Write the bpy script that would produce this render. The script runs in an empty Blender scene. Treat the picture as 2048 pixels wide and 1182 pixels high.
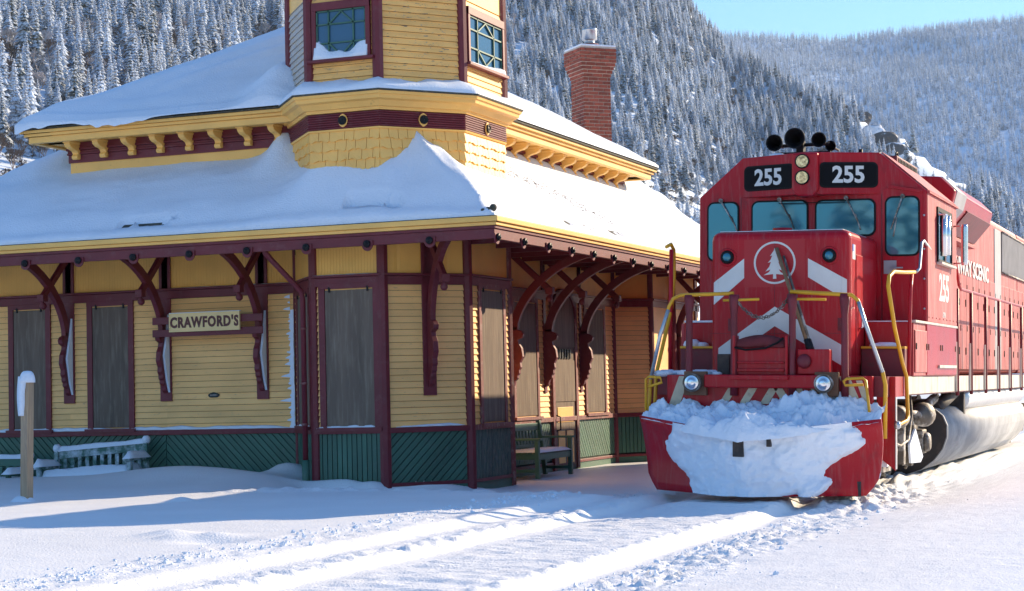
import bpy, bmesh, math, random
import numpy as np
from mathutils import Vector, Matrix
R = math.radians
random.seed(7)
rng = np.random.default_rng(11)
S = bpy.context.scene
COL = S.collection

# ------------------------------------------------------------------ camera, sky, sun, exposure
cam = bpy.data.cameras.new('camera'); cam_o = bpy.data.objects.new('camera', cam); COL.objects.link(cam_o)
cam.sensor_width = 36.0; cam.lens = 36.0 * 3700 / 2048; cam.clip_start = 0.1; cam.clip_end = 20000
YAW, PITCH, ROLL = R(21.7), R(2.92), R(1.37)
CAM = Vector((0, 0, 1.35))
_f = Vector((-math.sin(YAW) * math.cos(PITCH), math.cos(YAW) * math.cos(PITCH), math.sin(PITCH)))
_r0 = Vector((math.cos(YAW), math.sin(YAW), 0)); _u0 = _r0.cross(_f)
_r = _r0 * math.cos(ROLL) - _u0 * math.sin(ROLL); _u = _r0 * math.sin(ROLL) + _u0 * math.cos(ROLL)
mw = Matrix((_r, _u, -_f)).transposed().to_4x4(); mw.translation = CAM
cam_o.matrix_world = mw
S.camera = cam_o

SUN_EL = R(21.68); SUN_H = Vector((0.530, 0.848, 0)).normalized()
sdir = Vector((SUN_H.x * math.cos(SUN_EL), SUN_H.y * math.cos(SUN_EL), math.sin(SUN_EL)))
w = bpy.data.worlds.new('World'); S.world = w; w.use_nodes = True
nt = w.node_tree; nt.nodes.clear()
sky = nt.nodes.new('ShaderNodeTexSky'); sky.sky_type = 'NISHITA'; sky.sun_disc = False
sky.sun_elevation = SUN_EL; sky.sun_rotation = math.atan2(SUN_H.x, SUN_H.y)
sky.altitude = 600; sky.air_density = 1.6; sky.dust_density = 0.0; sky.ozone_density = 8.5
bg = nt.nodes.new('ShaderNodeBackground'); bg.inputs[1].default_value = 0.098
wo = nt.nodes.new('ShaderNodeOutputWorld'); nt.links.new(sky.outputs[0], bg.inputs[0]); nt.links.new(bg.outputs[0], wo.inputs[0])
sl = bpy.data.lights.new('sun', 'SUN'); sl.energy = 4.1; sl.angle = R(0.5); sl.color = (1.0, 0.79, 0.53)
so = bpy.data.objects.new('sun', sl); COL.objects.link(so); so.rotation_euler = sdir.to_track_quat('Z', 'Y').to_euler()
c_ = S.cycles; c_.max_bounces = 7; c_.diffuse_bounces = 3; c_.glossy_bounces = 2; c_.transmission_bounces = 2; c_.volume_bounces = 0; c_.caustics_reflective = False; c_.caustics_refractive = False
S.view_settings.view_transform = 'Standard'; S.view_settings.look = 'None'
S.view_settings.exposure = 1.17; S.view_settings.gamma = 1.0; S.view_settings.use_curve_mapping = False

# ------------------------------------------------------------------ materials
MATS = {}
def mat(name, col, rough=0.6, var=0.12, scale=3.0, bump=0.0, bscale=40.0, metal=0.0, rand=0.0, col2=None, mix2=(0.55, 0.7), scale2=6.0,
        col3=None, mix3=(0.66, 0.70), scale3=30.0, stretch3=None, spec=0.5, coat=0.0, stretch=None, wave=None, frost=None):
    """world-position based procedural paint: low frequency tone change, optional second colour in patches, fine relief"""
    m = bpy.data.materials.new(name); m.use_nodes = True; n = m.node_tree.nodes; l = m.node_tree.links
    b = n['Principled BSDF']; b.inputs['Roughness'].default_value = rough; b.inputs['Metallic'].default_value = metal
    b.inputs['Specular IOR Level'].default_value = spec
    b.inputs['Coat Weight'].default_value = coat; b.inputs['Coat Roughness'].default_value = 0.15
    g = n.new('ShaderNodeNewGeometry'); pos = g.outputs['Position']
    if stretch:
        mp = n.new('ShaderNodeMapping'); mp.inputs['Scale'].default_value = stretch; l.new(pos, mp.inputs[0]); pos2 = mp.outputs[0]
    else: pos2 = pos
    nz = n.new('ShaderNodeTexNoise'); nz.inputs['Scale'].default_value = scale; nz.inputs['Detail'].default_value = 5; l.new(pos2, nz.inputs['Vector'])
    mr = n.new('ShaderNodeMapRange'); mr.inputs[1].default_value = 0.3; mr.inputs[2].default_value = 0.7
    mr.inputs[3].default_value = 1 - var; mr.inputs[4].default_value = 1 + var; l.new(nz.outputs[0], mr.inputs[0])
    val = mr.outputs[0]
    if rand:
        oi = n.new('ShaderNodeObjectInfo'); r2 = n.new('ShaderNodeMapRange'); r2.inputs[3].default_value = 1 - rand; r2.inputs[4].default_value = 1 + rand
        l.new(oi.outputs['Random'], r2.inputs[0]); mm = n.new('ShaderNodeMath'); mm.operation = 'MULTIPLY'; l.new(val, mm.inputs[0]); l.new(r2.outputs[0], mm.inputs[1]); val = mm.outputs[0]
    rgb = n.new('ShaderNodeRGB'); rgb.outputs[0].default_value = (*col, 1)
    sc = n.new('ShaderNodeVectorMath'); sc.operation = 'SCALE'; l.new(rgb.outputs[0], sc.inputs[0]); l.new(val, sc.inputs['Scale'])
    out = sc.outputs[0]
    if col2:
        n2 = n.new('ShaderNodeTexNoise'); n2.inputs['Scale'].default_value = scale2; n2.inputs['Detail'].default_value = 8; n2.inputs['Roughness'].default_value = 0.65; l.new(pos2, n2.inputs['Vector'])
        m2 = n.new('ShaderNodeMapRange'); m2.inputs[1].default_value = mix2[0]; m2.inputs[2].default_value = mix2[1]; l.new(n2.outputs[0], m2.inputs[0])
        mx = n.new('ShaderNodeMix'); mx.data_type = 'RGBA'; l.new(m2.outputs[0], mx.inputs[0]); l.new(out, mx.inputs[6]); mx.inputs[7].default_value = (*col2, 1); out = mx.outputs[2]
    if col3:
        n4 = n.new('ShaderNodeTexNoise'); n4.inputs['Scale'].default_value = scale3; n4.inputs['Detail'].default_value = 6; n4.inputs['Roughness'].default_value = 0.6
        if stretch3: mp3 = n.new('ShaderNodeMapping'); mp3.inputs['Scale'].default_value = stretch3; mp3.inputs['Location'].default_value = (3.1, 7.7, 1.3); l.new(pos, mp3.inputs[0]); l.new(mp3.outputs[0], n4.inputs['Vector'])
        else: l.new(pos, n4.inputs['Vector'])
        m4 = n.new('ShaderNodeMapRange'); m4.inputs[1].default_value = mix3[0]; m4.inputs[2].default_value = mix3[1]; m4.inputs[4].default_value = mix3[2] if len(mix3) > 2 else 1.0; l.new(n4.outputs[0], m4.inputs[0])
        mx3 = n.new('ShaderNodeMix'); mx3.data_type = 'RGBA'; l.new(m4.outputs[0], mx3.inputs[0]); l.new(out, mx3.inputs[6]); mx3.inputs[7].default_value = (*col3, 1); out = mx3.outputs[2]
    l.new(out, b.inputs['Base Color'])
    if bump:
        n3 = n.new('ShaderNodeTexNoise'); n3.inputs['Scale'].default_value = bscale; n3.inputs['Detail'].default_value = 4
        l.new(pos2, n3.inputs['Vector']); bp = n.new('ShaderNodeBump'); bp.inputs['Strength'].default_value = 1.0; bp.inputs['Distance'].default_value = bump
        l.new(n3.outputs[0], bp.inputs['Height']); l.new(bp.outputs[0], b.inputs['Normal'])
        # fine wear also breaks up the gloss
        rr = n.new('ShaderNodeMapRange'); rr.inputs[3].default_value = max(0.02, rough - 0.1); rr.inputs[4].default_value = min(1, rough + 0.12); l.new(n3.outputs[0], rr.inputs[0]); l.new(rr.outputs[0], b.inputs['Roughness'])
    MATS[name] = m
    return m
mat('snow', (0.78, 0.85, 0.95), 0.55, 0.03, 1.2, bump=0.010, bscale=38, spec=0.3)  # blue of sky-lit shade is put into the snow colours
mat('snow_ground', (0.84, 0.86, 0.89), 0.5, 0.035, 0.9, bump=0.009, bscale=45, spec=0.35)
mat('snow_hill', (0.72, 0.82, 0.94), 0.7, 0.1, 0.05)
mat('yellow', (0.97, 0.56, 0.20), 0.55, 0.10, 1.4, bump=0.0012, bscale=120, rand=0.07, col2=(0.70, 0.44, 0.16), mix2=(0.58, 0.85), scale2=9, stretch=(1, 1, 2.5), col3=(0.38, 0.27, 0.17), mix3=(.64, .72, .7), scale3=26, stretch3=(.35, .35, 1.6))
mat('yellow_trim', (0.95, 0.54, 0.14), 0.5, 0.08, 2.0, bump=0.001, bscale=90, col2=(0.42, 0.24, 0.07), mix2=(0.63, 0.8), scale2=12)
mat('yellow_worn', (0.95, 0.54, 0.16), 0.6, 0.12, 2.0, bump=0.0015, bscale=90, rand=0.08, col2=(0.36, 0.30, 0.25), mix2=(0.60, 0.68), scale2=14, stretch=(1, 1, 4), col3=(0.20, 0.16, 0.13), mix3=(.63, .66), scale3=20, stretch3=(.3, .3, 2))
mat('peeling', (0.56, 0.46, 0.33), 0.7, 0.15, 3.0, bump=0.002, bscale=60, rand=0.1, col2=(0.50, 0.48, 0.47), mix2=(0.42, 0.55), scale2=9, stretch=(1, 1, 3))
mat('maroon', (0.15, 0.014, 0.024), 0.5, 0.15, 2.5, bump=0.001, bscale=110, col2=(0.19, 0.06, 0.065), mix2=(0.55, 0.8), scale2=7)
mat('maroon_worn', (0.20, 0.05, 0.05), 0.6, 0.2, 3, bump=0.0015, bscale=80, col2=(0.30, 0.2, 0.18), mix2=(0.52, 0.68), scale2=16, stretch=(1, 1, .5))
mat('green', (0.045, 0.135, 0.095), 0.5, 0.14, 2.0, bump=0.0012, bscale=90, rand=0.12, col2=(0.09, 0.15, 0.13), mix2=(0.55, 0.8), scale2=10)
mat('green_worn', (0.05, 0.105, 0.085), 0.65, 0.2, 4.0, bump=0.002, bscale=60, rand=0.2, col2=(0.22, 0.21, 0.19), mix2=(0.50, 0.66), scale2=22, stretch=(3, 3, .35))
mat('groove', (0.016, 0.03, 0.026), 0.8, 0.1)
mat('dark_gap', (0.06, 0.035, 0.02), 0.85, 0.1)  # dark backing, shows as painted shadow lines between the clapboards
mat('shutter', (0.15, 0.11, 0.082), 0.8, 0.2, 1.5, bump=0.002, bscale=60, rand=0.15, col2=(0.25, 0.20, 0.15), mix2=(0.48, 0.72), scale2=5, stretch=(4, 4, .35), col3=(0.07, 0.06, 0.055), mix3=(.60, .75, .35), scale3=16, stretch3=(3, 3, .2))
mat('green_snowy', (0.05, 0.14, 0.11), 0.6, 0.12, 2, rand=0.1, col2=(0.60, 0.68, 0.76), mix2=(.42, .70), scale2=7)
mat('bare_wood', (0.42, 0.31, 0.20), 0.75, 0.18, 4.0, bump=0.003, bscale=50, col2=(0.26, 0.2, 0.16), mix2=(0.5, 0.7), scale2=7, stretch=(6, 6, .5))
mat('black_iron', (0.012, 0.012, 0.014), 0.5, 0.2, spec=0.25)
mat('shingle_dark', (0.05, 0.055, 0.045), 0.85, 0.35, 12, bump=0.004, bscale=40, col2=(0.12, 0.10, 0.07), mix2=(.5, .6), scale2=20)
mat('brick', (0.30, 0.075, 0.045), 0.85, 0.2, 20, bump=0.004, bscale=90, rand=0.28, col2=(0.17, 0.06, 0.05), mix2=(.55, .7), scale2=14)
mat('mortar', (0.58, 0.50, 0.43), 0.9, 0.15, 30, bump=0.003)
mat('galvanised', (0.52, 0.55, 0.58), 0.35, 0.1, 8, metal=0.85)
mat('chrome', (0.75, 0.77, 0.8), 0.18, 0.05, 8, metal=1.0)
mat('red', (0.42, 0.003, 0.014), 0.3, 0.12, 1.3, bump=0.0008, bscale=120, col2=(0.20, 0.015, 0.022), mix2=(0.56, 0.8), scale2=4.5, spec=0.3, stretch=(1, 1, .6), col3=(0.34, 0.20, 0.19), mix3=(.52, .80, .32), scale3=9, stretch3=(3, 1.2, .28))
mat('red_side', (0.42, 0.028, 0.034), 0.5, 0.14, 1.0, bump=0.0008, bscale=90, col2=(0.46, 0.13, 0.12), mix2=(0.45, 0.72), scale2=2.6, stretch=(1, 1.5, .3), col3=(0.55, 0.40, 0.37), mix3=(.52, .80, .6), scale3=8, stretch3=(2, 2, .22))
mat('red_dark', (0.17, 0.010, 0.022), 0.5, 0.2, 3, bump=0.001, bscale=60, col2=(0.09, 0.03, 0.03), mix2=(0.55, 0.75), scale2=8)
mat('white_paint', (0.68, 0.68, 0.66), 0.5, 0.08, 4, bump=0.0006, bscale=80, col2=(0.30, 0.10, 0.09), mix2=(0.70, 0.74), scale2=16)
mat('grey_sill', (0.62, 0.57, 0.50), 0.65, 0.12, 3, bump=0.001, col2=(0.36, 0.29, 0.22), mix2=(0.5, 0.75), scale2=5, stretch=(1, 1, .3))
mat('grey_hood', (0.36, 0.36, 0.38), 0.6, 0.12, 3, bump=0.001)
mat('rail_yellow', (0.72, 0.36, 0.012), 0.38, 0.12, 6, bump=0.001, bscale=60, col2=(0.10, 0.07, 0.05), mix2=(0.66, 0.72), scale2=14)
mat('stripe_cream', (0.62, 0.55, 0.40), 0.6, 0.15, 5, col2=(0.3, 0.2, 0.12), mix2=(0.58, 0.75), scale2=12)
mat('rubber', (0.006, 0.006, 0.008), 0.55, 0.1, spec=0.2)
mat('board_black', (0.004, 0.004, 0.006), 0.5, 0.1, spec=0.12)
mat('steel_dirty', (0.14, 0.12, 0.10), 0.6, 0.3, 5, metal=0.3, bump=0.004, bscale=30, col2=(0.48, 0.46, 0.44), mix2=(0.50, 0.62), scale2=6)
mat('rusty', (0.17, 0.085, 0.05), 0.8, 0.3, 6, bump=0.003, bscale=40)
mat('tank_face', (0.035, 0.030, 0.030), 0.7, 0.25, 3, bump=0.002, bscale=40, col2=(0.10, 0.07, 0.055), mix2=(.5, .7), scale2=4)
mat('needles_rime_haze', (0.62, 0.70, 0.80), 0.8, 0.25, 0.2, rand=0.3)  # rimed needles, whitened further to stand in for haze on the far slope
mat('tank_side', (0.24, 0.255, 0.28), 0.55, 0.15, 2, bump=0.001, col2=(0.44, 0.46, 0.49), mix2=(.40, .75), scale2=3, stretch=(1, .5, .6))
mat('amber', (0.80, 0.50, 0.26), 0.10, 0.6, 22, metal=0.75)
mat('lens', (0.92, 0.95, 0.98), 0.15, 0.2, 40, metal=0.0, coat=0.8)
mat('flag_blue', (0.12, 0.2, 0.55), 0.5, 0.05)
mat('sign_yellow', (0.90, 0.66, 0.30), 0.5, 0.05, 3, bump=0.0008)
mat('sign_brown', (0.11, 0.022, 0.018), 0.5, 0.1)
mat('needles', (0.14, 0.17, 0.18), 0.8, 0.35, 0.35, rand=0.3)
mat('bark', (0.10, 0.075, 0.06), 0.9, 0.2, 1)
mat('twig', (0.20, 0.145, 0.115), 0.9, 0.2, .4, rand=0.15)
mat('twig_frost', (0.60, 0.57, 0.58), 0.85, 0.2, .4, rand=0.2)
mat('tree_snow', (0.80, 0.86, 0.94), 0.6, 0.08, .5, rand=0.1)
mat('rock', (0.10, 0.09, 0.09), 0.9, 0.4, .12, bump=0.2, bscale=.5, col2=(0.75, 0.78, 0.84), mix2=(.52, .56), scale2=.12)
mat('broom_wood', (0.23, 0.13, 0.06), 0.6, 0.2, 12)
mat('canvas', (0.16, 0.02, 0.025), 0.8, 0.25, 8, bump=0.004, bscale=25)
mat('soffit', (0.55, 0.33, 0.08), 0.6, 0.08, 2)
def glass(name, col, rough=0.05):
    m = bpy.data.materials.new(name); m.use_nodes = True; b = m.node_tree.nodes['Principled BSDF']
    b.inputs['Base Color'].default_value = (*col, 1); b.inputs['Roughness'].default_value = rough; b.inputs['Specular IOR Level'].default_value = 0.5
    b.inputs['IOR'].default_value = 1.5; b.inputs['Coat Weight'].default_value = 0.2; b.inputs['Coat Roughness'].default_value = .02
    MATS[name] = m
mat('emblem_red', (0.42, 0.004, 0.012), 0.4, 0.08, 2)
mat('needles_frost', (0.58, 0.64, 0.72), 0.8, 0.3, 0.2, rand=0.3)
glass('glass', (0.05, 0.21, 0.28), 0.03); MATS['glass'].node_tree.nodes['Principled BSDF'].inputs['Metallic'].default_value = 0.45; glass('tower_glass', (0.03, 0.10, 0.19), 0.12)
# snow on the branches lets some light through
_m = MATS['tree_snow']; _n = _m.node_tree.nodes; _l = _m.node_tree.links; _tr = _n.new('ShaderNodeBsdfTranslucent'); _tr.inputs[0].default_value = (0.80, 0.86, 0.94, 1)
_mx = _n.new('ShaderNodeMixShader'); _mx.inputs[0].default_value = 0.5; _l.new(_n['Principled BSDF'].outputs[0], _mx.inputs[1]); _l.new(_tr.outputs[0], _mx.inputs[2]); _l.new(_mx.outputs[0], _n['Material Output'].inputs[0])
# frieze of narrow beaded boards: real vertical grooves are a few millimetres, so fine relief in the material
def bead(name, col, pitch=0.05):
    m = mat(name, col, 0.55, 0.08, 2.0); n = m.node_tree.nodes; l = m.node_tree.links; b = n['Principled BSDF']
    g = n.new('ShaderNodeNewGeometry'); sp = n.new('ShaderNodeSeparateXYZ'); l.new(g.outputs['Position'], sp.inputs[0])
    ad = n.new('ShaderNodeMath'); ad.operation = 'SUBTRACT'; l.new(sp.outputs[0], ad.inputs[0]); m1 = n.new('ShaderNodeMath'); m1.operation = 'MULTIPLY'; m1.inputs[1].default_value = 1.0
    l.new(sp.outputs[1], m1.inputs[0]); l.new(m1.outputs[0], ad.inputs[1])
    md = n.new('ShaderNodeMath'); md.operation = 'PINGPONG'; md.inputs[1].default_value = pitch / 2; l.new(ad.outputs[0], md.inputs[0])
    mr = n.new('ShaderNodeMapRange'); mr.inputs[1].default_value = 0; mr.inputs[2].default_value = 0.006; l.new(md.outputs[0], mr.inputs[0])
    bp = n.new('ShaderNodeBump'); bp.inputs['Distance'].default_value = 0.006; l.new(mr.outputs[0], bp.inputs['Height']); l.new(bp.outputs[0], b.inputs['Normal'])
bead('bead_yellow', (0.96, 0.52, 0.11))

# ------------------------------------------------------------------ mesh helpers
def empty(name, loc, label, cat, group=None, rot=(0, 0, 0)):
    o = bpy.data.objects.new(name, None); COL.objects.link(o); o.location = loc; o.rotation_euler = rot; o.empty_display_size = 0.2
    o['label'] = label; o['category'] = cat
    if group: o['group'] = group
    return o
def tag(o, label, cat, group=None):
    o['label'] = label; o['category'] = cat
    if group: o['group'] = group
    return o
ORG = Vector((0, 0, 0))       # what to subtract from the coordinates of the next meshes (their thing's base)
class MB:
    def __init__(s): s.v = []; s.f = []; s.mi = []; s.sm = []; s.M = None
    def add(s, vs, fs, mi=0, smooth=False):
        k = len(s.v)
        for p in vs:
            p = Vector(p)
            if s.M is not None: p = s.M @ p
            s.v.append(tuple(p - ORG))
        for f in fs: s.f.append([i + k for i in f]); s.mi.append(mi); s.sm.append(smooth)
        return s
    def bx(s, x0, x1, y0, y1, z0, z1, mi=0):
        return s.add([(x0, y0, z0), (x1, y0, z0), (x1, y1, z0), (x0, y1, z0), (x0, y0, z1), (x1, y0, z1), (x1, y1, z1), (x0, y1, z1)],
                     [(0, 3, 2, 1), (4, 5, 6, 7), (0, 1, 5, 4), (1, 2, 6, 5), (2, 3, 7, 6), (3, 0, 4, 7)], mi)
    def prism(s, pts, off, mi=0, smooth=False):
        n = len(pts); off = Vector(off); a = [Vector(p) for p in pts]
        s.add(a + [p + off for p in a], [tuple(range(n - 1, -1, -1)), tuple(range(n, 2 * n))], mi)
        k = len(s.v) - 2 * n
        for i in range(n):
            j = (i + 1) % n; s.f.append([k + i, k + j, k + n + j, k + n + i]); s.mi.append(mi); s.sm.append(smooth)
        return s
    def tube(s, path, r, n=8, mi=0, caps=True):
        path = [Vector(p) for p in path]; m = len(path); rs = r if isinstance(r, (list, tuple)) else [r] * m
        rings = []; prev = None
        for i, p in enumerate(path):
            t = (path[min(i + 1, m - 1)] - path[max(i - 1, 0)]).normalized()
            if prev is None: a = t.orthogonal().normalized()
            else: a = (prev - t * prev.dot(t)).normalized()
            prev = a; b = t.cross(a)
            rings.append([p + (a * math.cos(q) + b * math.sin(q)) * rs[i] for q in (2 * math.pi * k / n for k in range(n))])
        return s.loft(rings, mi, caps)
    def loft(s, rings, mi=0, caps=True, closed=True, smooth=True):
        n = len(rings[0]); vs = [p for rg in rings for p in rg]; fs = []
        for i in range(len(rings) - 1):
            for k in range(n if closed else n - 1):
                k2 = (k + 1) % n; fs.append((i * n + k, i * n + k2, (i + 1) * n + k2, (i + 1) * n + k))
        s.add(vs, fs, mi, smooth)
        if caps and closed:
            base = len(s.v) - len(vs)
            s.f.append([base + k for k in range(n - 1, -1, -1)]); s.mi.append(mi); s.sm.append(False)
            e = base + (len(rings) - 1) * n; s.f.append([e + k for k in range(n)]); s.mi.append(mi); s.sm.append(False)
        return s
    def lathe(s, prof, org, axis, n=16, mi=0, caps=True):
        org = Vector(org); ax = Vector(axis).normalized(); a = ax.orthogonal().normalized(); b = ax.cross(a)
        return s.loft([[org + ax * h + (a * math.cos(q) + b * math.sin(q)) * max(r, 1e-4) for q in (2 * math.pi * k / n for k in range(n))] for r, h in prof], mi, caps)
    def ball(s, c, r, n=10, mi=0, sq=(1, 1, 1)):
        c = Vector(c); rings = []
        for i in range(1, 6):
            t = math.pi * i / 6; rings.append([c + Vector((math.sin(t) * math.cos(q) * r * sq[0], math.sin(t) * math.sin(q) * r * sq[1], math.cos(t) * r * sq[2])) for q in (2 * math.pi * k / n for k in range(n))])
        return s.loft(rings, mi)
    def build(s, name, mats, parent=None, bevel=0, seg=2, recalc=True):
        me = bpy.data.meshes.new(name); me.from_pydata(s.v, [], s.f)
        for m in (mats if isinstance(mats, (list, tuple)) else [mats]): me.materials.append(MATS[m])
        me.polygons.foreach_set('material_index', s.mi); me.polygons.foreach_set('use_smooth', s.sm)
        if recalc and len(s.f) < 40000:
            bm = bmesh.new(); bm.from_mesh(me); bmesh.ops.recalc_face_normals(bm, faces=bm.faces); bm.to_mesh(me); bm.free()
        me.update()
        o = bpy.data.objects.new(name, me); COL.objects.link(o); o.parent = parent
        if parent is None: o.location = ORG
        if bevel:
            b = o.modifiers.new('bevel', 'BEVEL'); b.width = bevel; b.segments = seg; b.limit_method = 'ANGLE'; b.angle_limit = R(40)
            b.harden_normals = False
        return o
def piece(name, mesh, parent, M):
    """one piece of a surface: shares its mesh with all alike pieces"""
    o = bpy.data.objects.new(name, mesh); COL.objects.link(o); o.parent = parent
    M = Matrix(M); M.translation = M.translation - ORG; o.matrix_local = M
    return o
def unit_mesh(name, mats, fn):
    global ORG
    keep = ORG; ORG = Vector((0, 0, 0)); mb = MB(); fn(mb); o = mb.build(name, mats); me = o.data; bpy.data.objects.remove(o); ORG = keep
    return me
class Wall:
    """wall coordinates: u along, n outward, z up"""
    def __init__(s, p0, p1):
        s.p = Vector((p0[0], p0[1], 0)); d = Vector((p1[0], p1[1], 0)) - s.p; s.L = d.length; s.d = d / s.L; s.n = Vector((s.d.y, -s.d.x, 0))
        s.M = Matrix((s.d, s.n, Vector((0, 0, 1)))).transposed().to_4x4(); s.M.translation = s.p
    def pt(s, u, n, z): return s.p + s.d * u + s.n * n + Vector((0, 0, z))
    def at_x(s, x): return (x - s.p.x) / s.d.x
    def at_y(s, y): return (y - s.p.y) / s.d.y
    def mb(s): m = MB(); m.M = s.M; return m
    def place(s, u, n, z, su, sn, sz, shear=0):
        m = Matrix.Identity(4)
        for k, c in enumerate((s.d * su, s.n * sn, Vector((0, 0, sz)))):
            for i in range(3): m[i][k] = c[i]
        m.translation = s.pt(u, n, z); return m
def wobj(W, name, m, parent, boxes, bevel=0):
    mb = W.mb()
    for b in boxes: mb.bx(*b)          # (u0,u1,n0,n1,z0,z1)
    return mb.build(name, m, parent, bevel)
def text_mesh(txt, size, off=0.0, depth=0.004, sx=1.0, spacing=1.0):
    c = bpy.data.curves.new('t', 'FONT'); c.body = txt; c.size = size; c.offset = off; c.extrude = depth / 2; c.align_x = 'CENTER'; c.align_y = 'CENTER'; c.resolution_u = 3; c.space_character = spacing
    o = bpy.data.objects.new('t', c); COL.objects.link(o); dg = bpy.context.evaluated_depsgraph_get(); dg.update()
    me = bpy.data.meshes.new_from_object(o.evaluated_get(dg)); vs = [Vector((v.co.x * sx, v.co.y, v.co.z)) for v in me.vertices]; fs = [tuple(p.vertices) for p in me.polygons]
    bpy.data.objects.remove(o); bpy.data.curves.remove(c); bpy.data.meshes.remove(me)
    return vs, fs
def lettering(name, txt, size, M, m, parent, off=0.0, depth=0.004, sx=1.0, spacing=1.0):
    vs, fs = text_mesh(txt, size, off, depth, sx, spacing); mb = MB(); mb.M = M; mb.add(vs, fs)
    return mb.build(name, m, parent, recalc=False)
def basis(x, y, z, o):
    m = Matrix((Vector(x), Vector(y), Vector(z))).transposed().to_4x4(); m.translation = Vector(o); return m

# numpy value noise
_perm = rng.permutation(4096)
def vnoise(x, y, seed=0):
    xi = np.floor(x).astype(np.int64); yi = np.floor(y).astype(np.int64); xf = x - xi; yf = y - yi
    u = xf * xf * (3 - 2 * xf); v = yf * yf * (3 - 2 * yf)
    def h(a, b): return _perm[(_perm[(a + seed * 57) & 4095] + b) & 4095] / 4095.0
    return (h(xi, yi) * (1 - u) + h(xi + 1, yi) * u) * (1 - v) + (h(xi, yi + 1) * (1 - u) + h(xi + 1, yi + 1) * u) * v
def fbm(x, y, o=4, seed=0):
    t = 0; a = 0.5
    for i in range(o): t = t + a * vnoise(x * 2 ** i, y * 2 ** i, seed + i * 13); a *= 0.5
    return t
def sstep(a, b, x): t = np.clip((x - a) / (b - a), 0, 1); return t * t * (3 - 2 * t)
def grid_obj(name, xs, ys, zf, m, parent=None, keep=None, smooth=True, skirt=None, warp=None):
    X, Y = np.meshgrid(xs, ys); Z = zf(X, Y)
    nx, ny = len(xs), len(ys); ids = np.arange(nx * ny).reshape(ny, nx)
    q = np.stack([ids[:-1, :-1], ids[:-1, 1:], ids[1:, 1:], ids[1:, :-1]], -1).reshape(-1, 4)
    if keep is not None: q = q[keep(X, Y)[:-1, :-1].reshape(-1)]
    co = np.stack([X, Y, Z], -1).reshape(-1, 3)
    used = np.unique(q); mp = -np.ones(len(co), int); mp[used] = np.arange(len(used)); co = co[used]; q = mp[q]
    faces = q.tolist()
    if skirt is not None:   # close the rim down to the surface underneath
        from collections import Counter
        ec = {}
        for f in faces:
            for i in range(4):
                e = (f[i], f[(i + 1) % 4]); ec[e] = 1
        rim = [e for e in ec if (e[1], e[0]) not in ec]
        low = {}; extra = []
        for a, b in rim:
            for k in (a, b):
                if k not in low: low[k] = len(co) + len(extra); p = co[k]; extra.append((p[0], p[1], skirt(p[0], p[1])))
            faces.append([b, a, low[a], low[b]])
        co = np.vstack([co, np.array(extra)])
    co = co - np.array(ORG)
    me = bpy.data.meshes.new(name); me.from_pydata(co.tolist(), [], faces); me.materials.append(MATS[m])
    if smooth: me.polygons.foreach_set('use_smooth', [True] * len(me.polygons))
    me.update(); o = bpy.data.objects.new(name, me); COL.objects.link(o); o.parent = parent
    if parent is None: o.location = ORG
    return o
def near_axis(lo, hi, step, far, grow=1.22):
    a = list(np.arange(lo, hi, step)); s = step; x = lo; L = []
    while x > -far: s *= grow; x -= s; L.append(x)
    s = step; x = a[-1]; Rr = []
    while x < far: s *= grow; x += s; Rr.append(x)
    return np.array(L[::-1] + a + Rr)

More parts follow.
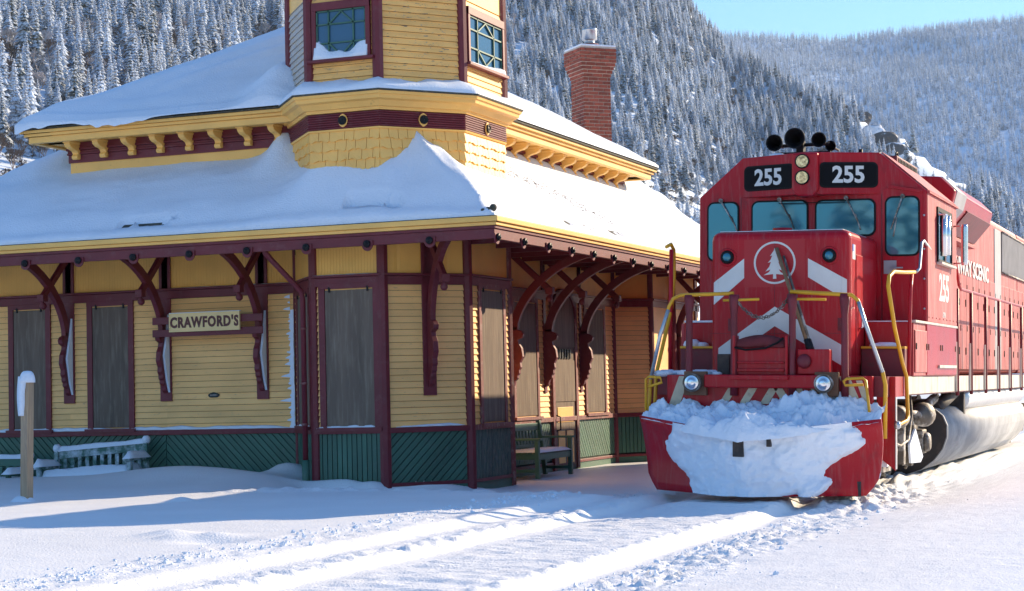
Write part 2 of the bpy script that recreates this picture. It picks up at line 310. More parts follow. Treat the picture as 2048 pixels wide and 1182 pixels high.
# ------------------------------------------------------------------ ground and track
TX = -5.62
def ground_z(X, Y):
    z = 0.10 + 0.05 * (fbm(X * .22 + 3, Y * .30, 3, 5) - .45)
    z = z + 0.018 * (fbm(X * .9, Y * 1.3, 3, 9) - .45)
    bumpy = fbm(X * 9, Y * 9, 3, 21) - .42
    clod = np.maximum(fbm(X * 14, Y * 14, 3, 33) - .47, 0)
    wob = 0.05 * (fbm(X * .01, Y * 1.7, 3, 2) - .45)
    wob2 = 0.03 * (fbm(X * .01 + 7, Y * 3.1, 3, 4) - .45)
    x = X + wob
    # steps down towards the track: flange-cut ledges
    z = z - 0.075 * sstep(-7.46, -7.20, x) - 0.02 * sstep(-8.2, -7.6, x)
    z = z - 0.085 * sstep(-6.85, -6.70, X + wob2)
    z = z - 0.115 * sstep(-5.22, -5.05, X + wob2)
    z = z + 0.05 * sstep(-4.6, -3.0, X) + 0.08 * sstep(-3.2, 1.0, X)
    # rough thrown snow along both edges
    r1 = sstep(-8.35, -7.95, x) * (1 - sstep(-7.62, -7.42, x)); r2 = sstep(-5.02, -4.8, X) * (1 - sstep(-4.4, -3.75, X + 0.5 * (fbm(X, Y * .8, 2, 3) - .4)))
    z = z + (r1 * 0.035 + r2 * 0.08) * bumpy + (r1 * .08 + r2 * .20) * clod * (.35 + 1.3 * fbm(X * 1.3, Y * 1.3, 2, 37))
    edge = np.exp(-((x + 7.0) / .1) ** 2) + np.exp(-((X + wob2 + 6.84) / .06) ** 2) + np.exp(-((X + wob2 + 5.24) / .06) ** 2)
    z = z + edge * .10 * (fbm(X * 11, Y * 11, 3, 50) - .42)
    z = z + .016 * sstep(-8.4, -7.3, X) * (fbm(X * 22, Y * 16, 3, 52) - .45) + .007 * (fbm(X * 6, Y * 9, 3, 53) - .45)
    # scraped surface between the rails, short drag marks
    z = z + .04 * sstep(19.5, 21.0, Y) * sstep(-6.7, -6.4, X) * (1 - sstep(-4.9, -4.6, X))
    mid = sstep(-6.62, -6.45, X) * (1 - sstep(-5.35, -5.2, X))
    z = z + mid * (0.05 * (fbm((X - Y * .25) * 2.4, (Y + X * .25) * 13, 3, 60) - .45) + .02 * bumpy)
    z = z + sstep(21.2, 22.5, Y) * (0.16 * np.exp(-((X + 4.62) / .42) ** 2) + .05 * np.exp(-((X + 4.5) / .5) ** 2) * bumpy * 3)
    # old footprints and lumps on the platform
    for (px, py, rr, h) in ((-9.3, 14.7, .22, .05), (-9.0, 14.3, .16, .04), (-8.7, 14.5, .2, .05), (-12.1, 19.4, .17, .06), (-8.5, 14.2, .25, -.05)):
        z = z + h * np.exp(-((X - px) ** 2 + (Y - py) ** 2) / rr ** 2)
    # wind drift in front of the station's end wall, scooped out along the wall
    dr = np.exp(-((Y - 23.9 + (X + 14.6) * .12) / .85) ** 2) * (0.22 * np.exp(-((X + 14.9) / 1.7) ** 2) + 0.06 * np.exp(-((X + 18.5) / 2.0) ** 2))
    z = z + dr
    z = z + 0.22 * np.exp(-((X + 13.62) / .34) ** 2 - ((Y - 25.0) / .34) ** 2) * (.75 + .6 * fbm(X * 5, Y * 5, 3, 71))
    z = z + 0.22 * np.exp(-((X + 12.2) / .62) ** 2 - ((Y - 23.98) / .20) ** 2)
    z = z + 0.20 * np.exp(-((X + 11.25) / .5) ** 2 - ((Y - 24.55 - (X + 11.25) * 1.1) / .16) ** 2)
    z = z - 0.22 * sstep(20.8, 23.2, Y) * sstep(-13.6, -12.2, X) * (1 - sstep(-7.6, -7.0, X))
    # churned edge of the cleared path along the building
    z = z + sstep(-13, -12, X) * (1 - sstep(-8.2, -7.9, X)) * np.exp(-((Y - 21.9 - (X + 10) * .25) / .28) ** 2) * .16 * (fbm(X * 7, Y * 7, 3, 70))
    # far ground falls away a little, then rolls
    d = np.sqrt(X * X + Y * Y)
    z = z - 0.12 * sstep(45, 120, d) + sstep(60, 400, d) * 3 * (fbm(X * .006, Y * .006, 3, 8) - .5)
    return z
def gz(x, y): return float(ground_z(np.array([float(x)]), np.array([float(y)]))[0])
xs = near_axis(-13.2, -1.5, 0.036, 4000, 1.12); ys = near_axis(10.6, 24.6, 0.042, 4000, 1.12)
g = grid_obj('snow_ground', xs, ys, ground_z, 'snow_ground'); g['kind'] = 'structure'
# loose clods thrown out beside the track
def clods(n):
    ico = bmesh.new(); bmesh.ops.create_icosphere(ico, subdivisions=1, radius=1); iv = np.array([v.co[:] for v in ico.verts]); jf = np.array([[v.index for v in f.verts] for f in ico.faces]); ico.free()
    x = np.where(rng.random(n) < .42, rng.normal(-7.85, .17, n), -4.95 + np.abs(rng.normal(0, .42, n))); y = 10.4 + 14 * rng.random(n) ** 1.3
    k = ~((x > -5) & (y > 20.5) & (x < -4.2)); x = x[k]; y = y[k]; n = len(x)
    s = rng.uniform(.004, .013, n) * np.where(rng.random(n) < .92, 1, 2.2); z = ground_z(x, y)
    V = iv[None] * rng.uniform(.6, 1.4, (n, len(iv), 3)) * s[:, None, None]; V[..., 0] += x[:, None]; V[..., 1] += y[:, None]; V[..., 2] += (z + s * .3)[:, None]
    F = jf[None] + (np.arange(n) * len(iv))[:, None, None]
    me = bpy.data.meshes.new('snow_clods'); me.from_pydata(V.reshape(-1, 3).tolist(), [], F.reshape(-1, 3).tolist()); me.materials.append(MATS['snow']); o = bpy.data.objects.new('snow_clods', me); COL.objects.link(o); o['kind'] = 'stuff'
clods(2000)
tr = MB()
for sx in (-1, 1):
    for a, b, c, d in ((-.035, .035, -.045, 0), (-.01, .01, -.15, -.045), (-.07, .07, -.17, -.15)):
        tr.bx(TX + sx * .753 + a, TX + sx * .753 + b, 21.5, 60, c - sx * .022 - .26, d - sx * .022 - .26)
o = tr.build('railway_track', 'rusty', None); o['kind'] = 'structure'

# ------------------------------------------------------------------ station building
ORG = Vector((-14.0, 27.0, -0.1))
ST = empty('station_building', ORG, 'yellow and maroon wooden railway station with snowy roofs and octagonal corner tower', 'building')
E_ = (-13.6, 25.2); A_ = (-12.72, 24.1); B_ = (-11.6, 24.1); C_ = (-10.72, 25.15); D_ = (-10.72, 26.75); F_ = (-11.53, 27.6); G_ = (-11.53, 34.2); H_ = (-10.95, 34.85); I_ = (-10.95, 38.2)
LW = Wall((-21.0, 25.2), E_); WEA = Wall(E_, A_); WAB = Wall(A_, B_); WBC = Wall(B_, C_); WCD = Wall(C_, D_); WDF = Wall(D_, F_); TW = Wall(F_, G_); BW = Wall(G_, H_); KW = Wall(H_, I_)
Z0, ZG, ZS, ZB0, ZB1, ZF = -0.15, 0.77, 0.85, 2.92, 3.08, 3.62   # base, top of wainscot, sill top, belt rail, frieze top
def clap_fn(mb):   # unit clapboard: thin at the top edge, thick and undercut at the bottom
    mb.add([(0, 0, 0), (1, 0, 0), (1, 1, 0), (0, 1, 0), (0, 0, .94), (1, 0, .94), (1, .35, .94), (0, .35, .94), (0, 1, .10), (1, 1, .10)],
           [(0, 1, 2, 3), (4, 7, 6, 5), (0, 4, 5, 1), (3, 2, 9, 8), (8, 9, 6, 7), (0, 3, 8, 7, 4), (1, 5, 6, 9, 2)])
CLAP = unit_mesh('clapboard', 'yellow', clap_fn); CLAPW = unit_mesh('clapboard', 'yellow_worn', clap_fn); CLAPP = unit_mesh('clapboard', 'peeling', clap_fn)
BOARD = unit_mesh('board', 'green', lambda m: m.bx(0, 1, 0, 1, 0, 1)); BOARDW = unit_mesh('board', 'green_worn', lambda m: m.bx(0, 1, 0, 1, 0, 1))
def claps(W, back, segs, z0, z1, pitch=0.0945, mesh=None, n0=0.004, t=0.028):
    k = int(math.ceil((z1 - z0) / pitch - 1e-6))
    for u0, u1 in segs:
        for i in range(k):
            h = min(pitch, z1 - z0 - i * pitch)
            piece('clapboard', mesh or CLAP, back, W.place(u0, n0, z0 + i * pitch, u1 - u0, t * random.uniform(.9, 1.1), h))
def vboards(W, back, u0, u1, z0, z1, pitch, mesh=None, gap=0.014, t=0.018):
    k = max(1, round((u1 - u0) / pitch)); p = (u1 - u0) / k
    for i in range(k): piece('board', mesh or BOARD, back, W.place(u0 + i * p + gap / 2, 0.004, z0, p - gap, t * random.uniform(.9, 1.1), z1 - z0))
def clip_poly(poly, u0, u1, z0, z1):
    def cl(P, f, inter):
        out = []
        for i in range(len(P)):
            a, b = P[i], P[(i + 1) % len(P)]; fa, fb = f(a), f(b)
            if fa >= 0: out.append(a)
            if (fa >= 0) != (fb >= 0): t = fa / (fa - fb); out.append((a[0] + (b[0] - a[0]) * t, a[1] + (b[1] - a[1]) * t))
        return out
    for f in (lambda p: p[0] - u0, lambda p: u1 - p[0], lambda p: p[1] - z0, lambda p: z1 - p[1]):
        if len(poly) < 3: return []
        poly = cl(poly, f, None)
    return poly
def dboards(W, back, u0, u1, z0, z1, sgn, m='green', pitch=0.125, gap=0.02, t=0.018, slope=1.0):
    """diagonal boards, each cut to its panel; sgn +1: rising to the right"""
    H = (z1 - z0) / slope; u = u0 - (H if sgn > 0 else 0) - pitch
    while u < u1 + (H if sgn < 0 else 0):
        a, b = u + gap / 2, u + pitch - gap / 2
        pl = clip_poly([(a, z0), (b, z0), (b + sgn * H, z1), (a + sgn * H, z1)], u0, u1, z0, z1); u += pitch
        if len(pl) < 3: continue
        mb = W.mb(); mb.prism([(p[0], 0.004, p[1]) for p in pl], (0, t * random.uniform(.9, 1.1), 0)); mb.build('board', m, back)
# backing walls
def backing(W, name='wall'):
    mb = W.mb(); mb.bx(0, W.L, -0.12, 0, Z0, ZF + .2); mb2 = mb.build(name, 'dark_gap', ST); return mb2
bLW, bEA, bAB, bBC, bCD, bDF, bTW, bBW, bKW = [backing(W) for W in (LW, WEA, WAB, WBC, WCD, WDF, TW, BW, KW)]
gr = 'groove'
def wains(W, boxes, m='groove'): return wobj(W, 'wainscot_backing', m, ST, boxes)
for W in (LW, WEA, WAB, WBC, WCD, TW, BW, KW): wains(W, [(0, W.L, 0.0, 0.003, -.1, ZG)])
# clapboards
uP = [LW.at_x(-17.75), LW.at_x(-15.93), LW.at_x(-14.19)]
claps(LW, bLW, [(LW.at_x(-19.6), uP[0]), (uP[0], uP[1]), (uP[1], LW.L - .02)], ZS, ZB0)
claps(WEA, bEA, [(0.02, WEA.L - .02)], ZS, ZB0, mesh=CLAPW); claps(WAB, bAB, [(.02, WAB.L - .02)], ZS, ZB0)
claps(WBC, bBC, [(.02, WBC.L - .02)], ZS, ZB0); claps(WCD, bCD, [(.02, WCD.L - .02)], ZS, ZB0, mesh=CLAPW)
claps(TW, bTW, [(0, TW.L - .02)], ZS, ZB0); claps(BW, bBW, [(.02, BW.L - .02)], ZS, ZB0)
# frieze of beaded board above the belt rail
for W in (LW, WEA, WAB, WBC, WCD, WDF, TW, BW, KW): wobj(W, 'frieze_board', 'bead_yellow', ST, [(0.0, W.L, 0.0, .02, ZB1 - .01, ZF + .15)])
wobj(WDF, 'wall_board', 'yellow', ST, [(0, WDF.L, 0, .02, Z0, ZB1)]); wobj(KW, 'wall_board', 'yellow', ST, [(0, KW.L, 0, .02, Z0, ZB1)])
# belt rail with a snowy top ledge, sill rail
for W, n0 in ((LW, .055), (WEA, .05), (WAB, .055), (WBC, .05), (WCD, .055), (TW, .055), (BW, .05), (KW, .05)):
    wobj(W, 'belt_rail', 'maroon', ST, [(0, W.L, .0, n0, ZB0, ZB1 - .035), (-.01, W.L + .01, .0, n0 + .045, ZB1 - .033, ZB1)], .006)
    wobj(W, 'sill_rail', 'maroon_worn' if W in (TW, WCD) else 'maroon', ST, [(0, W.L, .0, .07, ZG, ZS)], .006)
# diagonal wainscot with chevrons on the end wall
segs = [(LW.at_x(-19.6), LW.at_x(-17.75), -1), (LW.at_x(-17.75), LW.at_x(-15.95), 1), (LW.at_x(-15.95), LW.L, -1)]
for u0, u1, sg in segs: dboards(LW, bLW, u0 + .006, u1 - .006, -.1, ZG, sg)
dboards(WEA, bEA, .02, WEA.L - .03, -.1, ZG, 1); vboards(WAB, bAB, .03, WAB.L - .05, -.1, ZG, .083)
dboards(WBC, bBC, .05, WBC.L - .05, .04, ZG, 1); vboards(WCD, bCD, .06, WCD.L - .05, .05, ZG, .06, BOARDW)
yD0, yD1 = TW.at_y(30.65), TW.at_y(31.98)
dboards(TW, bTW, TW.at_y(28.5), yD0, .08, ZG, 1, pitch=.115, slope=1.4); dboards(TW, bTW, yD1, TW.L - .1, .08, ZG, -1, pitch=.12, slope=1.4); vboards(BW, bBW, .06, BW.L - .03, .08, ZG, .085)
for W in (WBC, WCD, TW, BW): wobj(W, 'base_rail', 'maroon', ST, [(0, W.L, 0, .05, .0, .05)], .005); wobj(W, 'plinth', 'green', ST, [(0, W.L, -.02, .025, -.3, .0)])
# posts at the corners of the octagon, frieze stiles
def post(name, p, r, z0, z1, m='maroon', sides=8):
    mb = MB(); mb.lathe([(r, z0), (r, z1)], (p[0], p[1], 0), (0, 0, 1), sides); o = mb.build(name, m, ST)
    for f in o.data.polygons: f.use_smooth = False
for p, r in ((E_, .055), (A_, .075), (B_, .085), (C_, .085), (D_, .075), (G_, .075), (H_, .07)): post('corner_post', p, r, -.12, ZF + .1, 'maroon_worn' if p == D_ else 'maroon')
for W, us in ((LW, [uP[0], uP[1], uP[2], LW.at_x(-19.6)]), (WBC, [WBC.L * .52]), (TW, [TW.at_y(28.6), TW.at_y(30.35), TW.at_y(32.25)])):
    for u in us: wobj(W, 'frieze_stile', 'maroon', ST, [(u - .06, u + .06, .0, .05, ZB1, ZF + .12)], .005)
# boarded windows
def window(W, u0, u1, z0, z1, casing='maroon', hooks=True):
    o = wobj(W, 'window', casing, ST, [(u0 - .10, u0, .02, .055, z0 - .02, z1 + .02), (u1, u1 + .10, .02, .055, z0 - .02, z1 + .02), (u0 - .10, u1 + .10, .02, .058, z1 + .02, z1 + .1)], .004)
    wobj(W, 'shutter', 'shutter', o, [(u0 + .004, u1 - .004, .015, .042, z0, z1)], .003)
    mb = W.mb(); mb.bx(u0 - .13, u1 + .13, .02, .10, z0 - .07, z0 - .018); mb.build('sill', casing, o)
    if hooks:
        for u in (u0 + .08, u1 - .08): mb = W.mb(); mb.bx(u - .012, u + .012, .042, .062, z1 - .03, z1 + .05); mb.bx(u - .03, u + .03, .045, .058, z1 + .02, z1 + .032); mb.build('hook', 'black_iron', o)
    return o
for xa, xb in ((-18.83, -18.2), (-17.3, -16.62)): window(LW, LW.at_x(xa), LW.at_x(xb), .90, 2.83)
window(WEA, .30, WEA.L - .25, .90, 2.83); window(WAB, .20, .98, .88, 2.86); window(WCD, .42, 1.28, .88, 2.86, 'maroon_worn')
window(TW, TW.at_y(28.95), TW.at_y(29.95), .90, 2.83, 'maroon_worn', False); window(TW, TW.at_y(32.55), TW.at_y(33.55), .90, 2.83, 'maroon_worn', False)
# door with boarded arched transom
o = wobj(TW, 'door', 'maroon_worn', ST, [(yD0, yD0 + .12, .02, .075, -.1, 2.95), (yD1 - .12, yD1, .02, .075, -.1, 2.95)], .005)
u0, u1 = yD0 + .12, yD1 - .12
mb = TW.mb(); mb.prism([(u0, .03, 2.1)] + [(u1, .03, 2.1)] + [((u0 + u1) / 2 + (u1 - u0) / 2 * math.cos(t), .03, 2.62 + .46 * math.sin(t)) for t in [math.pi * k / 12 for k in range(13)]], (0, .03, 0)); mb.build('transom_board', 'shutter', o)
mb = TW.mb()
arc = [((u0 + u1) / 2 + (u1 - u0) / 2 * math.cos(t), 2.62 + .46 * math.sin(t)) for t in [math.pi * k / 12 for k in range(13)]]
mb.loft([[(p[0], .02, p[1]), (p[0], .085, p[1]), ((p[0] - (u0 + u1) / 2) * 1.16 + (u0 + u1) / 2, .085, p[1] + .07), ((p[0] - (u0 + u1) / 2) * 1.16 + (u0 + u1) / 2, .02, p[1] + .07)] for p in arc], 0, True, True, False); mb.build('arch_casing', 'maroon', o)
wobj(TW, 'door_leaf', 'shutter', o, [(u0, u1, .02, .045, -.08, 2.1)]);
wobj(TW, 'lower_board', 'shutter', o, [(u0 + .03, u1 - .03, .046, .06, 1.12, 1.86)], .003)
mb = TW.mb()
for k in range(6): mb.bx(u0 + .12 + k * .135, u0 + .19 + k * .135, .05, .07, 1.89, 2.06)
mb.build('louvre', 'black_iron', o)
for (a, b, c, d) in ((u0 + .14, u1 - .14, .75, 1.02), (u0 + .16, (u0 + u1) / 2 - .05, .02, .6), ((u0 + u1) / 2 + .05, u1 - .14, .02, .6)): wobj(TW, 'door_panel', 'yellow_trim', o, [(a, b, .044, .054, c, d)], .004)
mb = TW.mb(); mb.tube([(u0 + .06, .05, .6), (u0 + .06, .13, .63), (u0 + .06, .13, .85), (u0 + .06, .05, .88)], .014, 6); mb.build('door_handle', 'black_iron', o)
# pilasters and brackets carrying the eaves
def bracket(W, u, reach, zb=1.42, ztop=3.68, wid=.085, snow=False, pil=True):
    n0 = .045
    if pil: o = wobj(W, 'bracket', 'maroon', ST, [(u - .105, u + .105, .02, .05, zb - .12, ZF)], .006)
    else: o = wobj(W, 'bracket', 'maroon', ST, [(u - .06, u + .06, .02, .05, zb - .1, ZF)], .006)
    prof = [(n0, zb), (.10, zb + .05), (.12, zb + .12), (.17, zb + .16), (.17, zb + .21), (.20, zb + .24), (.20, zb + .30), (.23, zb + .34), (.22, zb + .42), (.27, zb + .52), (.25, zb + .66), (.20, zb + .74),
            (.19, zb + .80), (.27, zb + .84), (.29, zb + .90), (.25, zb + .95), (.19, zb + .97)]
    za = zb + .97
    mb = W.mb(); mb.prism([(u - wid / 2, p[0], p[1]) for p in prof + [(.19, za + .05), (n0, za + .05)]], (wid, 0, 0)); mb.build('scroll', 'maroon', o, .006)
    rings = []
    for k in range(15):       # curved arm swept as a square timber
        t = k / 14; q = t * math.pi / 2
        c = Vector((.115 + (reach - .10) * (1 - math.cos(q)) ** .95, za + (ztop - .06 - za) * math.sin(q) ** 1.12)); q2 = q + .02
        c2 = Vector((.115 + (reach - .10) * (1 - math.cos(q2)) ** .95, za + (ztop - .06 - za) * math.sin(min(q2, math.pi / 2 + .0)) ** 1.12)) if k < 14 else c + Vector((.02, .004))
        tn = (c2 - c).normalized(); nr = Vector((-tn.y, tn.x)) * .068
        rings.append([(u - wid / 2, c.x + nr.x, c.y + nr.y), (u + wid / 2, c.x + nr.x, c.y + nr.y), (u + wid / 2, c.x - nr.x, c.y - nr.y), (u - wid / 2, c.x - nr.x, c.y - nr.y)])
    mb = W.mb(); mb.loft(rings, 0, True, True, False); mb.build('curved_arm', 'maroon', o, .006)
    # straight strut crossing the arm, with a turned drop
    a = Vector((0, .06, ztop - .02)); b = Vector((0, .40 + reach * .2, ztop - .70)); d = (b - a).normalized(); nn = Vector((0, d.z, -d.y)) * .05
    mb = W.mb(); mb.prism([Vector((u - wid * .42, 0, 0)) + q for q in (a + nn, b + nn, b - nn, a - nn)], (wid * .84, 0, 0))
    e = b + Vector((u, 0, 0)); mb.bx(e.x - .06, e.x + .06, e.y - .075, e.y + .055, e.z - .06, e.z + .06); mb.build('strut', 'maroon', o, .01)
    mb = W.mb(); mb.lathe([(.03, .0), (.03, -.03), (.05, -.05), (.058, -.085), (.045, -.12), (.01, -.14)], e + Vector((0, .0, -.05)), (0, 0.35, 1), 10); mb.build('drop_ball', 'maroon', o)
    if snow:
        mb = W.mb(); mb.prism([(u + .045, .052, zb + .02), (u + .045, .12, zb + .2), (u + .045, .20, zb + .6), (u + .045, .10, zb + 1.0), (u + .045, .052, zb + 1.25)], (.035, 0, 0)); mb.build('blown_snow', 'snow', o)
    return o
for x in (-17.75, -15.93, -14.19): bracket(LW, LW.at_x(x), 1.72, snow=True)
bracket(WBC, WBC.L * .52, .95, zb=1.42)
for y in (28.75, 30.38, 32.25): bracket(TW, TW.at_y(y), 1.9, zb=1.38, pil=False)
bracket(KW, 1.5, 1.36, zb=1.38, pil=False); bracket(KW, 3.1, 1.36, zb=1.38, pil=False)
post('porch_post', (-10.9, 36.2), .075, -.12, ZF + .1)
# eaves: beam with round drops, yellow gutter board, soffit
EX0, EX1, EY0, EY1 = -22.5, -9.55, 23.4, 40.0
EW = Wall((EX0, EY0), (EX1, EY0)); EY = Wall((EX1, EY0), (EX1, EY1))
for W in (EW, EY):
    wobj(W, 'eave_beam', 'maroon', ST, [(.003, W.L - .003, -.07, .0, 3.43, 3.569), (0, W.L + .017, -.07, .02, 3.57, 3.61)], .004)
    wobj(W, 'gutter_board', 'yellow_trim', ST, [(-.04 if W is EY else 0, W.L + .042, -.07, .045, 3.612, 3.66), (-.07 if W is EY else 0, W.L + .072, -.07, .075, 3.662, 3.735)], .008)
def rosette(W, u):
    mb = W.mb(); pts = [(u + .085 * math.cos(t), .001, 3.435 + .085 * math.sin(t)) for t in [math.pi * (1 + k / 10) for k in range(11)]] + [(u + .085, .001, 3.5), (u - .085, .001, 3.5)]
    mb.prism(pts, (0, .02, 0)); o = mb.build('rosette', 'maroon', ST, .003)
    mb = W.mb(); mb.lathe([(.052, .02), (.055, .04), (.048, .058), (.03, .05), (.024, .07), (.0, .075)], (u, 0, 3.45), (0, 1, 0), 14); mb.build('knob', 'black_iron', o)
for k in range(-1, 8): rosette(EW, (-17.27 + .965 * k) - EX0 if k < 8 else 0)
for k in range(13): rosette(EY, 1.0 * k + .06 if k else .06)
mb = MB(); mb.add([(EX0, EY0 + .07, 3.66), (EX1 - .07, EY0 + .07, 3.66), (-10.6, 25.1, 3.66), (EX0, 25.19, 3.66)], [(0, 1, 2, 3)]); mb.add([(EX1 - .07, EY0 + .07, 3.66), (EX1 - .07, EY1, 3.66), (-11.5, EY1, 3.66), (-10.6, 25.1, 3.66)], [(0, 1, 2, 3)]); mb.build('soffit', 'maroon', ST)
# rafters showing under the trackside eave
for k in range(12): wobj(EY, 'rafter', 'maroon', ST, [(1.9 + k * 1.0 - .04, 1.9 + k * 1.0 + .04, -1.9, -.08, 3.53, 3.655)])
# upper walls, frieze moulding, scroll brackets, cornice
UL = Wall((-17.7, 25.2), (-12.5, 25.2)); UT = Wall((-11.53, 26.0), (-11.53, 35.0)); UB = Wall((-11.534, 35.004), (-17.703, 35.004)); UK = Wall((-17.703, 34.99), (-17.703, 25.203))
for W in (UL, UT, UB, UK):
    wobj(W, 'upper_wall', 'yellow_trim', ST, [(0, W.L, -.15, 0, 3.7, 5.6)])
    e = .0 if W is UL else .0
    wobj(W, 'upper_frieze', 'maroon', ST, [(-.02, W.L + .02, 0, .03, 5.2, 5.33), (-.02, W.L + .02, 0, .06, 5.332, 5.36), (-.02, W.L + .02, 0, .045, 5.362, 5.40), (-.02, W.L + .02, 0, .08, 5.402, 5.44), (-.02, W.L + .02, 0, .06, 5.442, 5.53)], .004)
    wobj(W, 'cornice', 'yellow_trim', ST, [(-.4, W.L + .4, 0, .44, 5.53, 5.56), (-.45, W.L + .45, .38, .49, 5.50, 5.60), (-.52, W.L + .52, 0, .53, 5.602, 5.65), (-.57, W.L + .57, 0, .58, 5.652, 5.70)], .008)
    wobj(W, 'roof_edge', 'shingle_dark', ST, [(-.6, W.L + .6, 0, .61, 5.702, 5.725)])
def modillion(W, u):
    mb = W.mb(); w2 = .055
    pts = [(.03, 5.25), (.10, 5.24), (.13, 5.26), (.13, 5.30), (.10, 5.33), (.13, 5.37), (.19, 5.39), (.25, 5.40), (.31, 5.43), (.34, 5.47), (.34, 5.53), (.03, 5.53)]
    mb.prism([(u - w2, p[0], p[1]) for p in pts], (2 * w2, 0, 0)); mb.bx(u - .07, u + .07, .05, .36, 5.49, 5.528); mb.build('scroll_bracket', 'yellow_trim', ST, .01)
for k in range(8): modillion(UL, -17.6 + .531 * k + 17.7 + .06)
for k in range(14): modillion(UT, .62 + k * .60)
# ---- corner tower
OCT = [A_, B_, C_, D_, (-11.6, 27.8), (-12.72, 27.8), (-13.6, 26.75), (-13.6, 25.15)]
TWs = [Wall(OCT[i], OCT[(i + 1) % 8]) for i in range(8)]
def ring(offs, z0, z1):       # octagonal band with outer offset
    def pts(off):
        out = []
        for i in range(8):
            n1 = TWs[i - 1].n; n2 = TWs[i].n; b = (n1 + n2); b = b / b.dot(n2); out.append(Vector((OCT[i][0], OCT[i][1], 0)) + b * off)
        return out
    return pts
def oct_pts(off, z):
    out = []
    for i in range(8):
        n1 = TWs[i - 1].n; n2 = TWs[i].n; b = (n1 + n2); b = b / b.dot(n2); p = Vector((OCT[i][0], OCT[i][1], 0)) + b * off; out.append((p.x, p.y, z))
    return out
def oct_loft(name, m, prof, parent=ST):
    mb = MB(); mb.loft([oct_pts(o, z) for o, z in prof], 0, True, True, False); return mb.build(name, m, parent)
tb = oct_loft('tower_wall', 'dark_gap', [(-.01, 3.5), (-.01, 8.6)])
oct_loft('shingle_backing', 'yellow_trim', [(0, 4.2), (0, 5.2)])
SH = []
for v in range(2):
    def fn(mb, v=v):
        low = [(k / 6, (.10 * math.sin(k / 6 * math.pi * 2) * (1 if v else -1))) for k in range(7)]
        lo = [(a, z) for a, z in low]; n = len(lo)
        mb.add([(a, 1, z) for a, z in lo] + [(1, .15, 1.1), (0, .15, 1.1)] + [(a, 0, z) for a, z in lo] + [(1, 0, 1.1), (0, 0, 1.1)],
               [tuple(range(n + 2))] + [(i, i + n + 2, i + n + 3, i + 1) for i in range(n + 1)] + [(n + 1, 2 * n + 3, n + 2, 0)])
    SH.append(unit_mesh('shingle', 'yellow_trim', fn))
for wi in (7, 0, 1, 2):
    W = TWs[wi]
    for rrow in range(6):
        z = 5.195 - .145 * (rrow + 1); u = -.01; i = 0
        while u < W.L - .01:
            wd = min(random.choice((.15, .18, .21, .25)), W.L + .01 - u)
            if W.L - u - wd < .06: wd = W.L + .01 - u
            M = W.place(u + .004, .003, z, wd - .008, .034 , .15)
            sh = piece('shingle', SH[(i + rrow) % 2], tb, M); u += wd; i += 1
oct_loft('shingle_moulding', 'yellow_trim', [(.0, 5.19), (.035, 5.19), (.045, 5.215), (.0, 5.215)])
bandp = [(0, 5.216)]
for k in range(7): z = 5.218 + k * .034; bandp += [(.03, z), (.045, z + .01), (.045, z + .022), (.03, z + .032)]
oct_loft('reeded_band', 'maroon', bandp + [(0, 5.46)])
oct_loft('crown_moulding', 'yellow_trim', [(0, 5.46), (.06, 5.46), (.075, 5.50), (.11, 5.505), (.13, 5.53), (.17, 5.58), (.235, 5.60), (.245, 5.655), (.27, 5.66), (.28, 5.70), (0, 5.70)])
oct_loft('roof_edge', 'shingle_dark', [(0, 5.702), (.295, 5.702), (.30, 5.725), (0, 5.80)])
for wi in (0, 1, 2):
    W = TWs[wi]; mb = W.mb(); pts = []
    for sx in (1, -1):
        for k in range(9): t = -math.pi * .38 * sx + math.pi * .76 * k / 8 * sx; pts.append((W.L / 2 + sx * (.105 * math.cos(t) - .03), .045, 5.335 + .105 * math.sin(t)))
    mb.prism(pts, (0, .02, 0)); o = mb.build('rosette', 'yellow_trim', ST, .004)
    mb = W.mb(); mb.lathe([(.065, .064), (.068, .085), (.055, .095), (.045, .075), (.02, .082), (.0, .09)], (W.L / 2, 0, 5.335), (0, 1, 0), 16); mb.build('knob', 'black_iron', o)
for wi, me in ((7, CLAPP), (0, CLAPW), (1, CLAPW), (2, CLAPW)): claps(TWs[wi], tb, [(.02, TWs[wi].L - .02)], 5.78, 7.2, mesh=me)
for wi in range(8): wobj(TWs[wi], 'tower_upper_wall', 'yellow_trim', ST, [(0, TWs[wi].L, -.02, .018, 7.205 if wi in (7, 0, 1, 2) else 5.7, 8.3)])
for i in (7, 0, 1, 2, 3):
    mb = MB(); mb.lathe([(.085, 5.74), (.085, 8.3)], (OCT[i][0], OCT[i][1], 0), (0, 0, 1), 8); o = mb.build('tower_post', 'maroon' if i != 3 else 'maroon_worn', ST)
    for f in o.data.polygons: f.use_smooth = False
oct_loft('tower_cornice', 'yellow_trim', [(0, 8.2), (.1, 8.2), (.3, 8.4), (.34, 8.5), (0, 8.55)])
oct_loft('tower_roof', 'snow', [(.36, 8.5), (.40, 8.58), (-.3, 9.2), (-1.2, 10.3), (-1.34, 10.45)])
